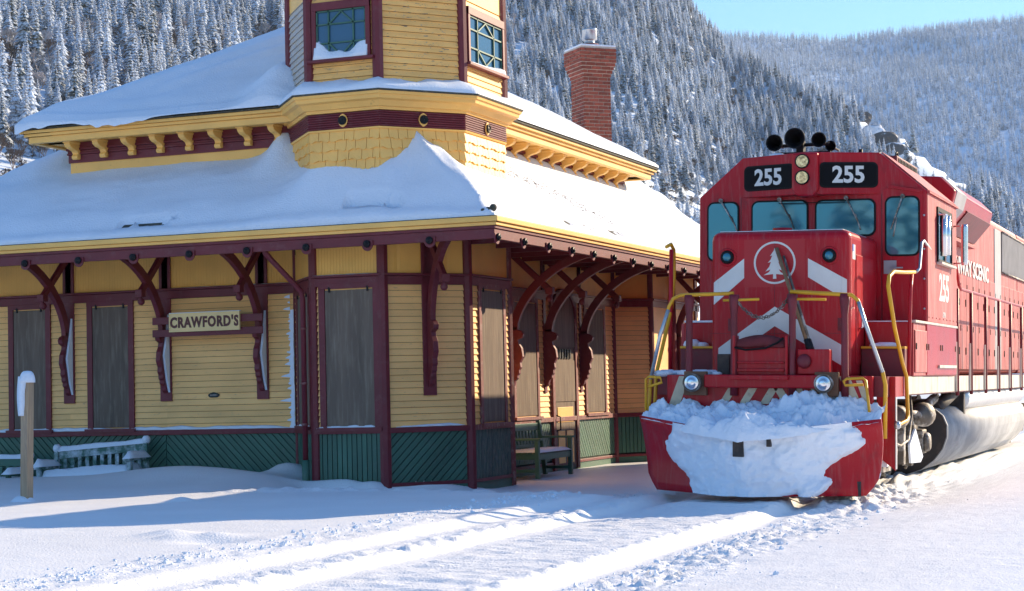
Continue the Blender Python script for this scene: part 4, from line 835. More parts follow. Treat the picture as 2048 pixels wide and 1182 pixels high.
for k in range(9): part('rivet', 'red_side', lambda b: b.lathe([(.014, 0), (.01, .008), (0, .009)], (1.578, .10 + k * .31, 2.24), (1, 0, 0), 7))
part('drip_rail', 'red', lambda b: b.prism([(1.06, -.02, 3.98), (1.50, -.02, 3.90), (1.52, -.02, 3.93), (1.08, -.02, 4.02)], (0, -.03, 0)))
# roof: horns, vents
def horn(x, z, r, y=.45):
    part('horn', 'rubber', lambda b: (b.lathe([(r * .86, -.06), (r, -.075), (r * 1.02, -.06), (r * .7, .02), (r * .38, .14), (r * .2, .34), (r * .18, .46)], (x, y, z), (0, 1, 0), 20, 0, False), b.lathe([(r * .86, -.06), (r * .62, .0), (r * .36, .10), (r * .16, .22), (0.001, .26)], (x, y, z), (0, 1, 0), 20, 0, False)))
horn(-.60, 4.70, .118); horn(-.31, 4.755, .145); horn(.03, 4.72, .105); horn(.10, 4.68, .075, .9)
part('horn_mount', 'rubber', lambda b: (b.bx(-.66, .12, .72, .80, 4.52, 4.60), b.bx(-.36, -.26, .70, .86, 4.46, 4.76), b.tube([(-.6, .8, 4.70), (.1, .8, 4.71)], .025, 6)))
STUFF = part('cab_roof_snow', 'snow', lambda b: [b.ball((random.uniform(-.85, .3), random.uniform(.2, 1.2), 4.49), random.uniform(.04, .10), 8, 0, (1.5, 1.5, .5)) for _ in range(16)]); STUFF['kind'] = 'stuff'
part('roof_vent', 'red_dark', lambda b: (b.bx(.72, 1.02, .9, 2.6, 4.36, 4.52), b.bx(.5, .9, 1.6, 2.6, 4.5, 4.58)), .01)
part('roof_grille', 'rubber', lambda b: [b.bx(1.021, 1.03, 1.0 + k * .12, 1.05 + k * .12, 4.36, 4.49) for k in range(13)])
part('lifting_eye', 'rubber', lambda b: b.tube([(.93, 1.3, 4.52), (.93, 1.32, 4.60), (.93, 1.42, 4.62), (.93, 1.5, 4.56)], .014, 6))
part('antenna', 'rubber', lambda b: b.tube([(.55, .7, 4.48), (.55, .7, 4.60)], .03, 8))
# long hood
part('long_hood', 'red_side', lambda b: b.prism([(-1.03, 2.66, 1.46), (1.03, 2.66, 1.46), (1.03, 2.66, 4.43), (-1.03, 2.66, 4.43)], (0, 12.4, 0)), .14, 4)
part('half_hood_end', 'red_side', lambda b: b.bx(.15, 1.026, 15.062, 17.4, 1.47, 4.40), .06, 3)  # far half left out so it casts no shadow on the station wall
for k in range(19):
    y = 2.9 + k * .76
    g = y > 6.4
    part('hood_door', 'red_side', lambda b: b.bx(1.028, 1.042, y + .015, y + .745, 1.55, 3.20 if y > 4 else 3.5), .006)
    part('door_latch', 'rubber', lambda b: (b.bx(1.043, 1.055, y + .62, y + .66, 2.62, 2.74), b.bx(1.043, 1.055, y + .62, y + .66, 1.80, 1.92)))
    part('hinge', 'rubber', lambda b: (b.bx(1.043, 1.05, y + .05, y + .08, 2.9, 3.0), b.bx(1.043, 1.05, y + .05, y + .08, 2.2, 2.3)))
part('hood_panel', 'grey_hood', lambda b: b.bx(1.028, 1.045, 11.25, 12.2, 1.55, 4.25), .006)
part('radiator_grille', 'rubber', lambda b: b.bx(1.028, 1.039, 12.3, 17.2, 3.45, 4.25))
for k in range(80): part('grille_bar', 'grey_hood', lambda b: b.bx(1.04, 1.055, 12.34 + k * .06, 12.365 + k * .06, 3.45, 4.27))
part('grille_rail', 'steel_dirty', lambda b: (b.tube([(1.06, 12.3, 4.25), (1.06, 17.2, 4.25)], .02, 6), b.tube([(1.06, 12.3, 3.45), (1.06, 17.2, 3.45)], .02, 6)))
# flared filter box behind the cab
fb = [(.95, 4.44), (1.30, 4.42), (1.52, 4.20), (1.46, 3.98), (1.18, 3.66), (.95, 3.66)]
part('filter_box', 'red', lambda b: b.prism([(x, 2.95, z) for x, z in fb], (0, 4.3, 0)), .03, 2)
part('filter_box_edge', 'grey_hood', lambda b: b.prism([(x * 1.006, 3.1, z * 1.002) for x, z in fb], (0, 1.0, 0)))
part('filter_screen', 'red_dark', lambda b: b.prism([(1.475, 4.4, 4.02), (1.20, 4.4, 3.69), (1.225, 4.4, 3.67), (1.50, 4.4, 4.0)], (0, 2.7, 0)))
part('filter_ledge', 'red_side', lambda b: b.bx(.97, 1.22, 2.8, 7.3, 3.60, 3.655), .005)
lettering('road_name', 'CONWAY SCENIC', .38, SIDE(7.75, 3.28, 1.05), 'white_paint', LO, off=.012, depth=.006, sx=1.62)
# walkway handrail
for k, y in enumerate((2.9, 4.35, 6.05, 7.75, 9.4, 11.1, 12.8, 14.5, 16.0, 17.4)):
    part('handrail_post', 'red_dark', lambda b: b.tube([(1.545, y, 1.16), (1.545, y, 2.74)], .026, 8))
    part('post_bracket', 'grey_sill', lambda b: b.bx(1.532, 1.56, y - .16, y - .13, 1.22, 1.95))
part('handrail', 'red', lambda b: b.tube([(1.545, 2.70, 3.18), (1.545, 2.78, 3.12), (1.545, 3.1, 2.80), (1.545, 3.3, 2.745)] + [(1.545, y, 2.745) for y in (5, 8, 11, 13, 17.4)], .024, 8))
# front railings: posts, yellow rails, chains
for x in (-1.0, -.42, .32, .97):
    part('railing_post', 'red_dark', lambda b: (b.tube([(x, -2.45, 1.20), (x, -2.45, 1.5), (x, -2.45, 2.2), (x, -2.45, 2.38), (x, -2.45, 2.46)], [.05, .045, .042, .062, .066], 10)), .0)
yl = 'rail_yellow'
part('front_rail', yl, lambda b: b.tube([(-1.52, -2.42, .62), (-1.54, -2.42, 1.0), (-1.51, -2.44, 1.42), (-1.38, -2.46, 1.95), (-1.26, -2.47, 2.32), (-1.20, -2.47, 2.42), (-1.10, -2.47, 2.46), (-.42, -2.47, 2.475)], .024, 8))
part('front_rail', yl, lambda b: b.tube([(.30, -2.47, 2.49), (.92, -2.47, 2.45), (1.06, -2.47, 2.44), (1.13, -2.47, 2.38), (1.22, -2.46, 2.10), (1.43, -2.45, 1.50), (1.46, -2.44, 1.35), (1.45, -2.42, .70)], .025, 8))
part('bare_rail_section', 'galvanised', lambda b: b.tube([(1.14, -2.472, 2.36), (1.22, -2.462, 2.10), (1.43, -2.452, 1.50)], .0262, 8))
part('bare_rail_section', 'galvanised', lambda b: b.tube([(-1.51, -2.442, 1.40), (-1.38, -2.462, 1.95), (-1.27, -2.472, 2.28)], .0252, 8))
part('grab_bar', yl, lambda b: b.tube([(-.56, -2.45, 2.39), (-.10, -2.45, 2.40)], .017, 8)); part('grab_bar', yl, lambda b: b.tube([(.30, -2.45, 2.40), (.74, -2.45, 2.39)], .017, 8))
part('step_rail', yl, lambda b: b.tube([(1.53, -.75, 2.80), (1.53, -1.5, 2.76), (1.53, -2.25, 2.73), (1.53, -2.55, 2.66), (1.53, -2.62, 2.54), (1.53, -2.2, 2.05), (1.54, -1.72, 1.62), (1.56, -1.55, 1.45), (1.57, -1.52, .98), (1.57, -1.60, .90), (1.56, -2.1, .86), (1.55, -2.2, .86)], .025, 8))
part('rail_bolt', 'galvanised', lambda b: b.lathe([(.05, 0), (.05, .05), (.03, .07)], (1.54, -2.25, .86), (1, 0, 0), 8))
part('corner_grab', 'galvanised', lambda b: b.tube([(1.56, .35, 3.16), (1.57, -.25, 3.24), (1.57, -.42, 3.20), (1.56, -.52, 2.86), (1.545, -.72, 2.80)], .02, 8))
part('corner_stanchion', 'red', lambda b: b.tube([(1.53, -.95, 2.76), (1.53, -1.05, 2.55), (1.53, -1.2, 1.46)], .024, 8))
part('step_rail', yl, lambda b: b.tube([(-1.50, -1.80, 3.12), (-1.50, -1.60, 3.17), (-1.50, -1.47, 3.10), (-1.50, -1.45, 2.75), (-1.50, -1.56, 2.35), (-1.50, -1.9, 1.9), (-1.50, -2.22, 1.48), (-1.50, -2.35, .75)], .024, 8))
part('step_stanchion', 'red', lambda b: b.tube([(-1.50, -1.58, 3.1), (-1.50, -1.62, 2.2), (-1.50, -1.62, 1.46)], .03, 8))
part('uncoupling_lever', yl, lambda b: b.tube([(1.30, -2.56, .72), (1.29, -2.58, 1.05), (1.25, -2.58, 1.40), (1.21, -2.58, 1.43), (1.02, -2.58, 1.42), (.98, -2.58, 1.39), (1.0, -2.58, 1.34), (1.22, -2.58, 1.35)], .018, 8))
part('uncoupling_lever', yl, lambda b: b.tube([(-1.53, -2.56, .70), (-1.53, -2.58, 1.40), (-1.49, -2.58, 1.43), (-1.34, -2.58, 1.42), (-1.32, -2.58, 1.36), (-1.50, -2.58, 1.30)], .018, 8))
def chain(p0, p1, sag, n=16):
    pts = []; p0 = Vector(p0); p1 = Vector(p1)
    def fn(b):
        prev = None
        for k in range(n + 1):
            t = k / n; p = p0.lerp(p1, t); p.z -= sag * 4 * t * (1 - t)
            if prev is not None:
                d = (p - prev); s = Vector((0, 1, 0)) if k % 2 else Vector((0, 0, 1)).cross(d).cross(d).normalized() if False else (Vector((0, 1, 0)) if k % 2 else d.cross(Vector((0, 1, 0))).normalized())
                c = (p + prev) / 2; L = d.length * .68; dn = d.normalized()
                b.tube([c - dn * L, c - dn * L * .5 + s * .012, c + dn * L * .5 + s * .012, c + dn * L, c + dn * L * .5 - s * .012, c - dn * L * .5 - s * .012, c - dn * L], .0055, 5)
            prev = p
    part('safety_chain', 'steel_dirty', fn)
chain((-.42, -2.46, 2.44), (.30, -2.46, 2.48), .30, 22); chain((-.40, -2.44, 2.40), (.28, -2.44, 2.40), .22, 20)
# folded drop step with canvas, junction box, ditch lights
part('drop_step', 'red', lambda b: (b.bx(-.40, .24, -2.44, -2.36, 1.46, 1.80), b.bx(-.43, -.395, -2.5, -2.3, 1.44, 1.95), b.bx(.235, .27, -2.5, -2.3, 1.44, 1.95), b.bx(-.38, .22, -2.47, -2.44, 1.50, 1.54), b.bx(-.38, .22, -2.47, -2.44, 1.60, 1.63), b.bx(-.44, .30, -2.62, -2.36, 1.40, 1.458)), .008)
def canvas(b):
    rings = []
    for k in range(13):
        t = k / 12; x = -.39 + .62 * t; h = .13 * math.sin(math.pi * (.12 + .76 * t)) ** .7
        rings.append([(x, -2.46 - .03 * math.sin(t * 9), 1.80), (x, -2.48, 1.83), (x, -2.46, 1.83 + h * .6), (x, -2.40, 1.83 + h), (x, -2.33, 1.82 + h * .7), (x, -2.32, 1.80)])
    b.loft(rings)
part('canvas_cover', 'canvas', canvas)
part('air_hose', 'rubber', lambda b: b.tube([(-.40, -2.50, 1.80), (-.25, -2.53, 1.77), (0, -2.53, 1.79), (.15, -2.52, 1.86), (.22, -2.5, 1.92)], .014, 6))
part('junction_box', 'red', lambda b: b.bx(.38, .78, -2.44, -2.28, 1.47, 1.78), .012); part('receptacle', 'red_dark', lambda b: b.lathe([(.085, 0), (.09, .03), (.075, .06), (.02, .065)], (.47, -2.44, 1.63), (0, -1, 0), 16))
for x in (-.92, .74):
    o = part('ditch_light', 'rusty', lambda b: (b.bx(x - .13, x + .16, -2.52, -2.43, 1.20, 1.50)), .008)
    part('lamp_ring', 'steel_dirty', lambda b: b.lathe([(.105, .0), (.112, .05), (.118, .12), (.108, .14), (.10, .12)], (x, -2.50, 1.36), (0, -1, 0), 22), parent=o)
    part('lamp_lens', 'chrome', lambda b: b.lathe([(.104, .122), (.085, .134), (.06, .128), (.055, .140), (.03, .148), (0, .150)], (x, -2.50, 1.36), (0, -1, 0), 20), parent=o)
part('nose_box', 'tank_face', lambda b: b.bx(-.68, -.52, -2.3, -2.1, 1.46, 1.72), .01)
STUFF = part('porch_snow', 'snow', lambda b: [b.ball((x, random.uniform(-2.4, -1.4), 1.47), random.uniform(.05, .11), 8, 0, (1.4, 1.4, .6)) for x in [random.uniform(-1.45, -.65) for _ in range(26)]] + [b.ball((-1.36, -1.08, 1.85), .11, 9, 0, (1.1, 1, .8)), b.ball((-1.24, -1.06, 1.84), .08, 9, 0, (1.4, 1, .7)), b.ball((1.22, -1.06, 1.84), .09, 9, 0, (2.0, 1, .6)), b.ball((1.10, -1.1, 1.84), .06, 9, 0, (1.6, 1, .6))]); STUFF['kind'] = 'stuff'
part('ledge_snow', 'snow', lambda b: (b.bx(.94, 1.50, -.97, -.02, 2.152, 2.165), b.bx(-1.50, -.94, -.97, -.02, 2.152, 2.18), b.bx(-.80, .80, -1.72, -.2, 3.301, 3.309)), .004)
# snow plough: concave blade swept back from a central prow
def blade_pt(t, v):        # t -1..1 across, v 0 bottom ..1 top
    x = t * (1.50 - .10 * (1 - v) ** 2); y = -3.55 + .78 * abs(t) ** 1.15
    curl = -.20 * (v - .42) ** 2 * 3.2 + .10; z = .03 + (.84 - .10 * (1 - abs(t)) ** 1.0 + .08 * abs(t)) * v
    if v < .3: x = t * (1.46 - .16 * max(0, (.3 - v) / .3) ** 1.5)
    return Vector((x, y + curl - .06, z))
def plough(b):
    T = [i / 14 for i in range(-14, 15)]; V = [k / 9 for k in range(10)]
    outer = [[blade_pt(t, v) for v in V] for t in T]
    rings = [[p for p in col] + [p + Vector((0, .03, 0)) for p in col[::-1]] for col in outer]
    b.loft(rings)
PL = part('plough', 'red', plough)
part('plough_frame', 'red_dark', lambda b: (b.bx(-1.2, 1.2, -2.75, -2.40, .30, .62), b.bx(-.3, .3, -3.1, -2.5, .2, .7)))
part('coupler_pocket', 'tank_face', lambda b: (b.bx(-.10, .03, -3.72, -3.4, .50, .84), b.bx(.28, .33, -3.62, -3.4, .62, .72)), .006, parent=PL)
part('plough_shoe', 'tank_face', lambda b: (b.bx(.95, 1.25, -2.9, -2.6, .02, .2),))
# snow packed on the blade and heaped behind it: one thick coat, lumpy on top
def sn(x, y, o, s): return fbm(np.asarray(x, float), np.asarray(y, float), o, s) - .45
def rows_mesh(b, X, Y, Z): b.loft([[(float(X[i, j]), float(Y[i, j]), float(Z[i, j])) for j in range(X.shape[1])] for i in range(X.shape[0])], 0, False, False)
def blade_np(T, V):
    P = np.array([[blade_pt(t, v)[:] for t in T] for v in V]); return P[..., 0], P[..., 1], P[..., 2]
def packed(b):
    T = np.linspace(-1, 1, 170); V = np.linspace(0, 1, 60); X, Y, Z = blade_np(T, V); t, v = np.meshgrid(T, V)
    n = sn(t * 3.5 + 5, v * 2.2, 4, 31); fine = sn(t * 14, v * 7, 4, 35); blob = np.abs(sn(t * 6 + 2, v * 3.5, 3, 38))
    left = -.70 + .13 * np.sin(v * 6.0 + .5) + .22 * np.maximum(0, .34 - v) + .45 * n - .3 * np.maximum(0, v - .8); right = .84 - .75 * np.maximum(0, .52 - v) + .06 * np.sin(v * 11) + .50 * n
    e = np.clip(np.minimum((t - left) / .09, (right - t) / .06), 0, 1); c = e ** .45
    th = np.where(e > 0, -.03 + c * (.13 + .24 * n + .09 * fine - .16 * blob + .05 * np.sin(v * 3)), -.03); th = np.maximum(th, np.where(e > .15, .004, -.03))
    rows_mesh(b, X, Y - th, Z)
part('packed_snow', 'snow', packed)
def heap(b):
    xs_ = np.linspace(-1.47, 1.47, 210); ws = np.linspace(0, 1, 74); top = np.array([blade_pt(max(-1, min(1, x / 1.5)), 1.0)[:] for x in xs_]); x, w_ = np.meshgrid(xs_, ws); t = x / 1.5; ty = np.broadcast_to(top[:, 1], x.shape); tz = np.broadcast_to(top[:, 2], x.shape)
    c = np.clip((.74 - np.abs(t + .02) + .5 * sn(x * 3, 2 + 0 * x, 3, 3)) / .25, 0, 1); y0 = ty + .02 - .15 * c; y = y0 + (-2.44 - y0) * w_
    big = sn(x * 1.7 + 3, y * 2.2, 3, 19); mid_ = np.abs(sn(x * 5.2 + 1, y * 5.6, 3, 23)); fine = sn(x * 15, y * 15, 4, 29); chunk = np.floor(fbm(x * 6, y * 6, 2, 61) * 7) / 7 - .45
    lump = big * .55 - mid_ * .36 + fine * .10 + chunk * .16 + .07; zt = 1.27 - .14 * np.abs(t) ** 2
    z = tz - .035 - .06 * c * (1 - np.minimum(1, w_ * 6)) + (zt - tz) * w_ ** .75 + lump * np.minimum(1, w_ * 4 + .08)
    rows_mesh(b, x + .04 * sn(x * 9, y * 9, 2, 5), y - .11 * c * np.sin(np.minimum(1, w_ * 3) * 3.14) + .05 * sn(x * 8, y * 8, 2, 6), z)
part('snow_heap', 'snow', heap)
# trucks, brakes, tank, reservoir
def wheelset(y):
    for s in (-1, 1): part('wheel', 'steel_dirty', lambda b: b.lathe([(.53, -.07), (.53, -.04), (.508, -.035), (.505, .07), (.44, .07), (.42, .03), (.16, .02), (.15, .06), (.0, .06)], (s * .753, y, .505), (s, 0, 0), 28))
    part('axle', 'tank_face', lambda b: b.lathe([(.08, -.7), (.08, .7)], (0, y, .505), (1, 0, 0), 10))
for y in (-1.0, 1.2, 13.0, 15.4): wheelset(y)
for yc_ in (.1, 14.2):
    part('truck_frame', 'steel_dirty', lambda b: b.prism([(1.0, yc_ + a, z) for a, z in ((-1.9, .62), (-1.55, .85), (-.6, .70), (-.45, .45), (.45, .45), (.6, .70), (1.55, .85), (1.9, .62), (1.7, .50), (1.2, .62), (.8, .42), (.6, .28), (-.6, .28), (-.8, .42), (-1.2, .62), (-1.7, .50))], (.16, 0, 0)), .02)
    for a in (-1.35, 1.35): part('journal_box', 'steel_dirty', lambda b: (b.bx(1.13, 1.30, yc_ + a - .18, yc_ + a + .18, .36, .70), b.lathe([(.14, 0), (.14, .05), (.1, .08)], (1.30, yc_ + a, .52), (1, 0, 0), 12)), .02)
    part('spring', 'steel_dirty', lambda b: [b.lathe([(.08, k * .04), (.095, k * .04 + .02), (.08, k * .04 + .04)], (1.2, yc_ + a, .42), (0, 0, 1), 10) for a in (-.3, 0, .3) for k in range(7)])
part('brake_cylinder', 'steel_dirty', lambda b: b.lathe([(.0, 0), (.13, .0), (.15, .06), (.15, .28), (.11, .32), (.05, .34), (.05, .5)], (1.36, -1.25, .93), (0, 1, 0), 16)); part('brake_cylinder', 'steel_dirty', lambda b: b.lathe([(.05, -.2), (.06, 0), (.12, .02), (.16, .10), (.17, .3), (.12, .34), (0, .36)], (1.38, .55, .92), (0, 1, 0), 16))
part('brake_rigging', 'steel_dirty', lambda b: (b.tube([(1.3, -1.4, .70), (1.35, -.3, .98), (1.35, .6, .95)], .03, 6), b.bx(1.2, 1.36, -.6, -.45, .3, .9), b.bx(1.22, 1.34, .1, .25, .25, .85), b.tube([(1.38, -1.5, .62), (1.40, -1.1, .56), (1.42, -.6, .62), (1.42, -.35, .95), (1.40, -.35, 1.2)], .02, 6), b.bx(1.15, 1.3, -1.7, -1.2, .25, .5), b.tube([(1.2, 1.6, .95), (1.25, 2.6, 1.12)], .07, 8)))
part('sand_pipe', 'steel_dirty', lambda b: b.tube([(1.3, -.1, 1.2), (1.36, -.05, 1.0), (1.36, .1, .8), (1.3, .3, .4), (1.2, .45, .2)], .022, 6))
part('sand_pipe', 'steel_dirty', lambda b: b.tube([(1.32, -1.9, 1.2), (1.36, -1.6, .9), (1.3, -1.5, .3)], .02, 6))
STUFF = part('snowy_brake_hanger', 'snow', lambda b: (b.prism([(1.36, -.30, .55), (1.36, .15, .75), (1.36, .75, .35), (1.36, .55, .28), (1.36, -.2, .30)], (.03, 0, 0)), b.prism([(1.30, -2.10, .75), (1.30, -1.95, .50), (1.30, -1.75, .38), (1.30, -2.12, .34)], (.12, 0, 0)))); STUFF['kind'] = 'stuff'
tk = [(-1.35, .95), (1.16, 1.0), (1.33, .97), (1.44, .88), (1.50, .74), (1.50, .58), (1.44, .40), (1.32, .24), (1.14, .10), (.92, .02), (.62, -.03), (-.6, -.03), (-.95, .20), (-1.35, .5)]
part('fuel_tank', 'tank_side', lambda b: b.prism([(x, 2.15, z) for x, z in tk], (0, 10.0, 0), 0, True)); part('tank_end', 'tank_face', lambda b: b.prism([(x * .998, 2.12, z) for x, z in tk], (0, .03, 0)))
part('tank_rim', 'tank_side', lambda b: b.loft([[(x, 2.105, z), (x, 2.155, z), (x * 1.012, 2.155, z * 1.004 - .004), (x * 1.012, 2.105, z * 1.004 - .004)] for x, z in tk], 0, True, True, False))
part('air_reservoir', 'galvanised', lambda b: b.lathe([(.0, 0), (.12, .02), (.19, .08), (.2, .16), (.2, 7.5), (.18, 7.6), (0, 7.66)], (1.28, 4.6, 1.10), (0, 1, 0), 18)); part('reservoir_hanger', 'tank_face', lambda b: (b.bx(1.1, 1.45, 4.2, 4.35, .85, 1.2), b.tube([(1.25, 2.6, .95), (1.3, 4.2, 1.2)], .10, 10)))

# ------------------------------------------------------------------ things beside the station
ORG = Vector((-15.0, 24.9, 2.36))
o = empty('station_sign', ORG, "yellow name board reading CRAWFORD'S on maroon battens between two wall brackets", 'sign')
mb = MB(); mb.bx(-15.66, -14.40, 24.845, 24.875, 2.375, 2.665); mb.build('board', 'sign_yellow', o, .006)
mb = MB()
for a, b, c, d in ((-15.66, -14.40, 2.375, 2.393), (-15.66, -14.40, 2.647, 2.665)): mb.bx(a, b, 24.836, 24.846, c, d)
for a, b in ((-15.66, -15.642), (-14.418, -14.40)): mb.bx(a, b, 24.836, 24.846, 2.393, 2.647)
mb.build('frame', 'sign_yellow', o)
for z in (2.305, 2.50):
    mb = MB(); mb.bx(-15.99, -14.02, 24.877, 24.90, z, z + .115); mb.build('batten', 'maroon', o, .006)
lettering('lettering', "CRAWFORD'S", .22, basis((1, 0, 0), (0, 0, 1), (0, -1, 0), (-15.03, 24.842, 2.512)), 'sign_brown', o, off=.0095, depth=.006, sx=.80, spacing=1.14)
mb = MB(); mb.bx(-15.66, -14.40, 24.845, 24.885, 2.666, 2.675); mb.build('snow_line', 'snow', o)
ORG = Vector((-15.07, 25.16, 1.38))
mb = MB(); pts = [(-15.07 + .10 * math.cos(a), 25.174, 1.38 + .042 * math.sin(a) + .004 * math.cos(4 * a)) for a in [2 * math.pi * k / 24 for k in range(24)]]; mb.prism(pts, (0, -.018, 0))
o = empty('wall_plaque', ORG, 'small dark oval metal plaque on the yellow clapboards below the name board', 'plaque'); mb.build('plate', 'groove', o, .004)
mb = MB(); [mb.bx(-15.13 + i * .02, -15.118 + i * .02, 25.153, 25.156, 1.365, 1.395) for i in range(7)]; mb.build('raised_marks', 'steel_dirty', o)
# benches
def bench(name_label, M, L, D=.50, seat=.40, top=.86, snow=True, mats='green', flat_arms=True):
    global ORG
    ORG = Vector((0, 0, 0))
    r = empty('bench', (0, 0, 0), name_label, 'bench'); r.matrix_world = M
    def p(name, m, *bxs, bev=.006):
        b = MB(); [b.bx(*q) for q in bxs]; return b.build(name, m, r, bev)
    for x in (0, L):
        s = -1 if x == 0 else 1
        p('leg', mats, (x - .035, x + .035, -D, -D + .07, -.0, seat + .22)); 
        b = MB(); b.prism([(x - .035, -.06, 0), (x - .035, .01, 0), (x - .035, .05, seat), (x - .035, .12, top + .05), (x - .035, .05, top + .06), (x - .035, -.03, seat)], (.07, 0, 0)); b.build('back_post', mats, r, .006)
        p('armrest', mats, (x - .05, x + .05, -D - .04, .06, seat + .22, seat + .255)); p('side_rail', mats, (x - .02, x + .02, -D + .07, -.03, seat - .09, seat - .0))
        p('stretcher', mats, (x - .02, x + .02, -D + .07, -.03, .10, .15))
    for k in range(5): p('seat_slat', mats, (-.03, L + .03, -D + .03 + k * .095, -D + .105 + k * .095, seat, seat + .025))
    p('front_rail', mats, (.035, L - .035, -D + .02, -D + .05, seat - .10, seat - .002))
    for z0, z1, y in ((top - .10, top + .02, .085), (seat + .07, seat + .13, .045)): p('back_rail', mats, (.035, L - .035, y - .015, y + .015, z0, z1))
    n = int(L / .13)
    for k in range(1, n):
        x = L * k / n; b = MB(); b.prism([(x - .032, .055, seat + .12), (x + .032, .055, seat + .12), (x + .032, .085, top - .09), (x - .032, .085, top - .09)], (0, .018, 0)); b.build('back_slat', mats, r)
    if snow:
        def cap(nm, x0, x1, y0, y1, z, h, seed):
            xs_ = np.linspace(x0, x1, max(6, int((x1 - x0) / .04))); ys_ = np.linspace(y0, y1, 9); 
            def zf(X, Y): e = np.minimum(np.minimum(X - x0, x1 - X), np.minimum(Y - y0, y1 - Y)); return z + h * sstep(-.005, .05, e) * (.7 + .7 * (fbm(X * 4 + seed, Y * 4, 3, seed) - .1))
            grid_obj(nm, xs_, ys_, zf, 'snow', r, None, True, lambda x, y: z - .004)
        cap('seat_snow', .03, L - .03, -D + .0, .0, seat + .025, .16 if snow is True else .05, 3); 
        if snow is True:
            for x in (0, L): cap('arm_snow', x - .075, x + .075, -D - .05, .07, seat + .256, .12, 5)
            cap('back_snow', .0, L, .05, .13, top + .02, .085, 8)
            for x in (0, L): b = MB(); b.ball((x, .09, top + .07), .075, 9, 0, (.9, 1, 1)); b.build('post_snow', 'snow', r)
    return r
M = Matrix.Translation((-17.72, 24.78, -.34)) @ Matrix.Rotation(R(-4.2), 4, 'Y') @ Matrix.Rotation(R(3), 4, 'Z')
bench('green slatted bench heaped with snow against the end wall', M, 1.62, mats='green_snowy')
bench('green bench half buried in snow at the left picture edge, mostly out of frame', Matrix.Translation((-19.75, 24.62, -.44)), 1.55)
M = Matrix.Translation((-11.27, 28.05, -.10)) @ Matrix.Rotation(R(90), 4, 'Z')
bench('dark green bench with thin snow on its seat beside the station door', M, 1.55, D=.52, snow='thin', mats='green')
# wooden marker post with a cap of ice
ORG = Vector((-14.42, 19.5, gz(-14.42, 19.5) - .1)); x, y, z = ORG
o = empty('wooden_post', ORG, 'weathered square wooden post with an icy snow cap standing in the snow', 'post')
mb = MB(); lean = .03
mb.loft([[(x + lean * t - .055, y - .065, z + 1.66 * t), (x + lean * t + .055, y - .065, z + 1.66 * t), (x + lean * t + .055, y + .065, z + 1.66 * t - (.0)), (x + lean * t - .055, y + .065, z + 1.66 * t)] for t in (0, .5, 1)], 0, True, True, False); mb.M = None; mb.build('timber', 'bare_wood', o, .01)
mb = MB(); rings = []
for k in range(9):
    t = k / 8; a = t * math.pi / 2; rr_ = .098 * math.cos(a) ** .6 + .002; rings.append([(x + lean + rr_ * math.cos(q), y + rr_ * math.sin(q), z + 1.60 + .15 * math.sin(a)) for q in [2 * math.pi * i / 16 for i in range(16)]])
mb.loft(rings); mb.build('snow_cap', 'snow', o)
mb = MB(); rings = []
for k in range(12):
    t = k / 11; wv = .05 * (1 + .25 * math.sin(t * 11)); rings.append([(x + lean - .075 - .02 * math.sin(t * 3), y - .09, z + 1.68 - .50 * t), (x + lean - .10, y - .02, z + 1.68 - .50 * t), (x + lean - .075, y + .06, z + 1.68 - .50 * t), (x + lean - .05, y + .05, z + 1.68 - .50 * t), (x + lean + .0 + wv * (1 - t) * .8, y - .085, z + 1.68 - .50 * t)])
mb.loft(rings); mb.build('frozen_snow', 'snow', o)
mb = MB(); mb.lathe([(.26, -.05), (.17, .05), (.10, .11), (.05, .13)], (x - .05, y, z + .05), (0, 0, 1), 14); mb.build('drift', 'snow', o)
# tool handles leaning on the locomotive's nose
LM = Matrix.Translation((TX, 24.94, 0)) @ Matrix.Rotation(R(1.8), 4, 'Y')
for nm, lab, p0, p1, r0, r1, m in (('broom', 'brown wooden broom handle leaning on the red nose, the taller of two', (.50, -2.30, 1.76), (-.02, -1.865, 3.07), .022, .026, 'broom_wood'), ('shovel', 'grey shovel handle leaning on the red nose beside the taller broom handle', (.53, -2.28, 1.76), (.07, -1.86, 2.97), .019, .017, 'steel_dirty')):
    a, b = LM @ Vector(p0), LM @ Vector(p1); ORG = a.copy(); o = empty(nm, ORG, lab, 'tool')
    mb = MB(); mb.tube([a, a.lerp(b, .5), b], [r0, r0, r1], 8); mb.build('handle', m, o)
    mb = MB(); d = (b - a).normalized(); mb.tube([a + d * .16, a - d * .02], [.03, .035], 8); mb.build('ferrule', 'black_iron', o)
ORG = Vector((0, 0, 0))

# ------------------------------------------------------------------ wooded mountainsides
def polar(q, r):            # q degrees right of the view axis, r metres from the camera
    h = np.radians(q) - YAW
    return r * np.sin(h), r * np.cos(h)
Qk = [-60, -40, -16, -8, 0, 4, 7.0, 9, 10.4, 11.8, 13, 15.5, 20, 30]
R0 = [240, 240, 250, 320, 390, 430, 470, 480, 490, 490, 490, 480, 470, 470]
RC = [1300, 1300, 1300, 1350, 1350, 1250, 1050, 950, 900, 850, 800, 720, 640, 600]
TC = [.24, .26, .28, .28, .28, .250, .176, .158, .150, .136, .118, .088, .04, .03]
def hillA(q, r):
    r0 = np.interp(q, Qk, R0); rc = np.interp(q, Qk, RC); zc = np.interp(q, Qk, TC) * rc
    t = (r - r0) / (rc - r0); up = np.clip(t, 0, 1)
    z = zc * (.92 * up + .08 * up * up) - 4 * np.clip(-t * 3, 0, 1)
    z = z - np.maximum(t - 1, 0) * (rc - r0) * .28
    X, Y = polar(q, r)
    return z + np.clip(t * 4, 0, 1) * (16 * (fbm(X * .009, Y * .009, 3, 44) - .45))
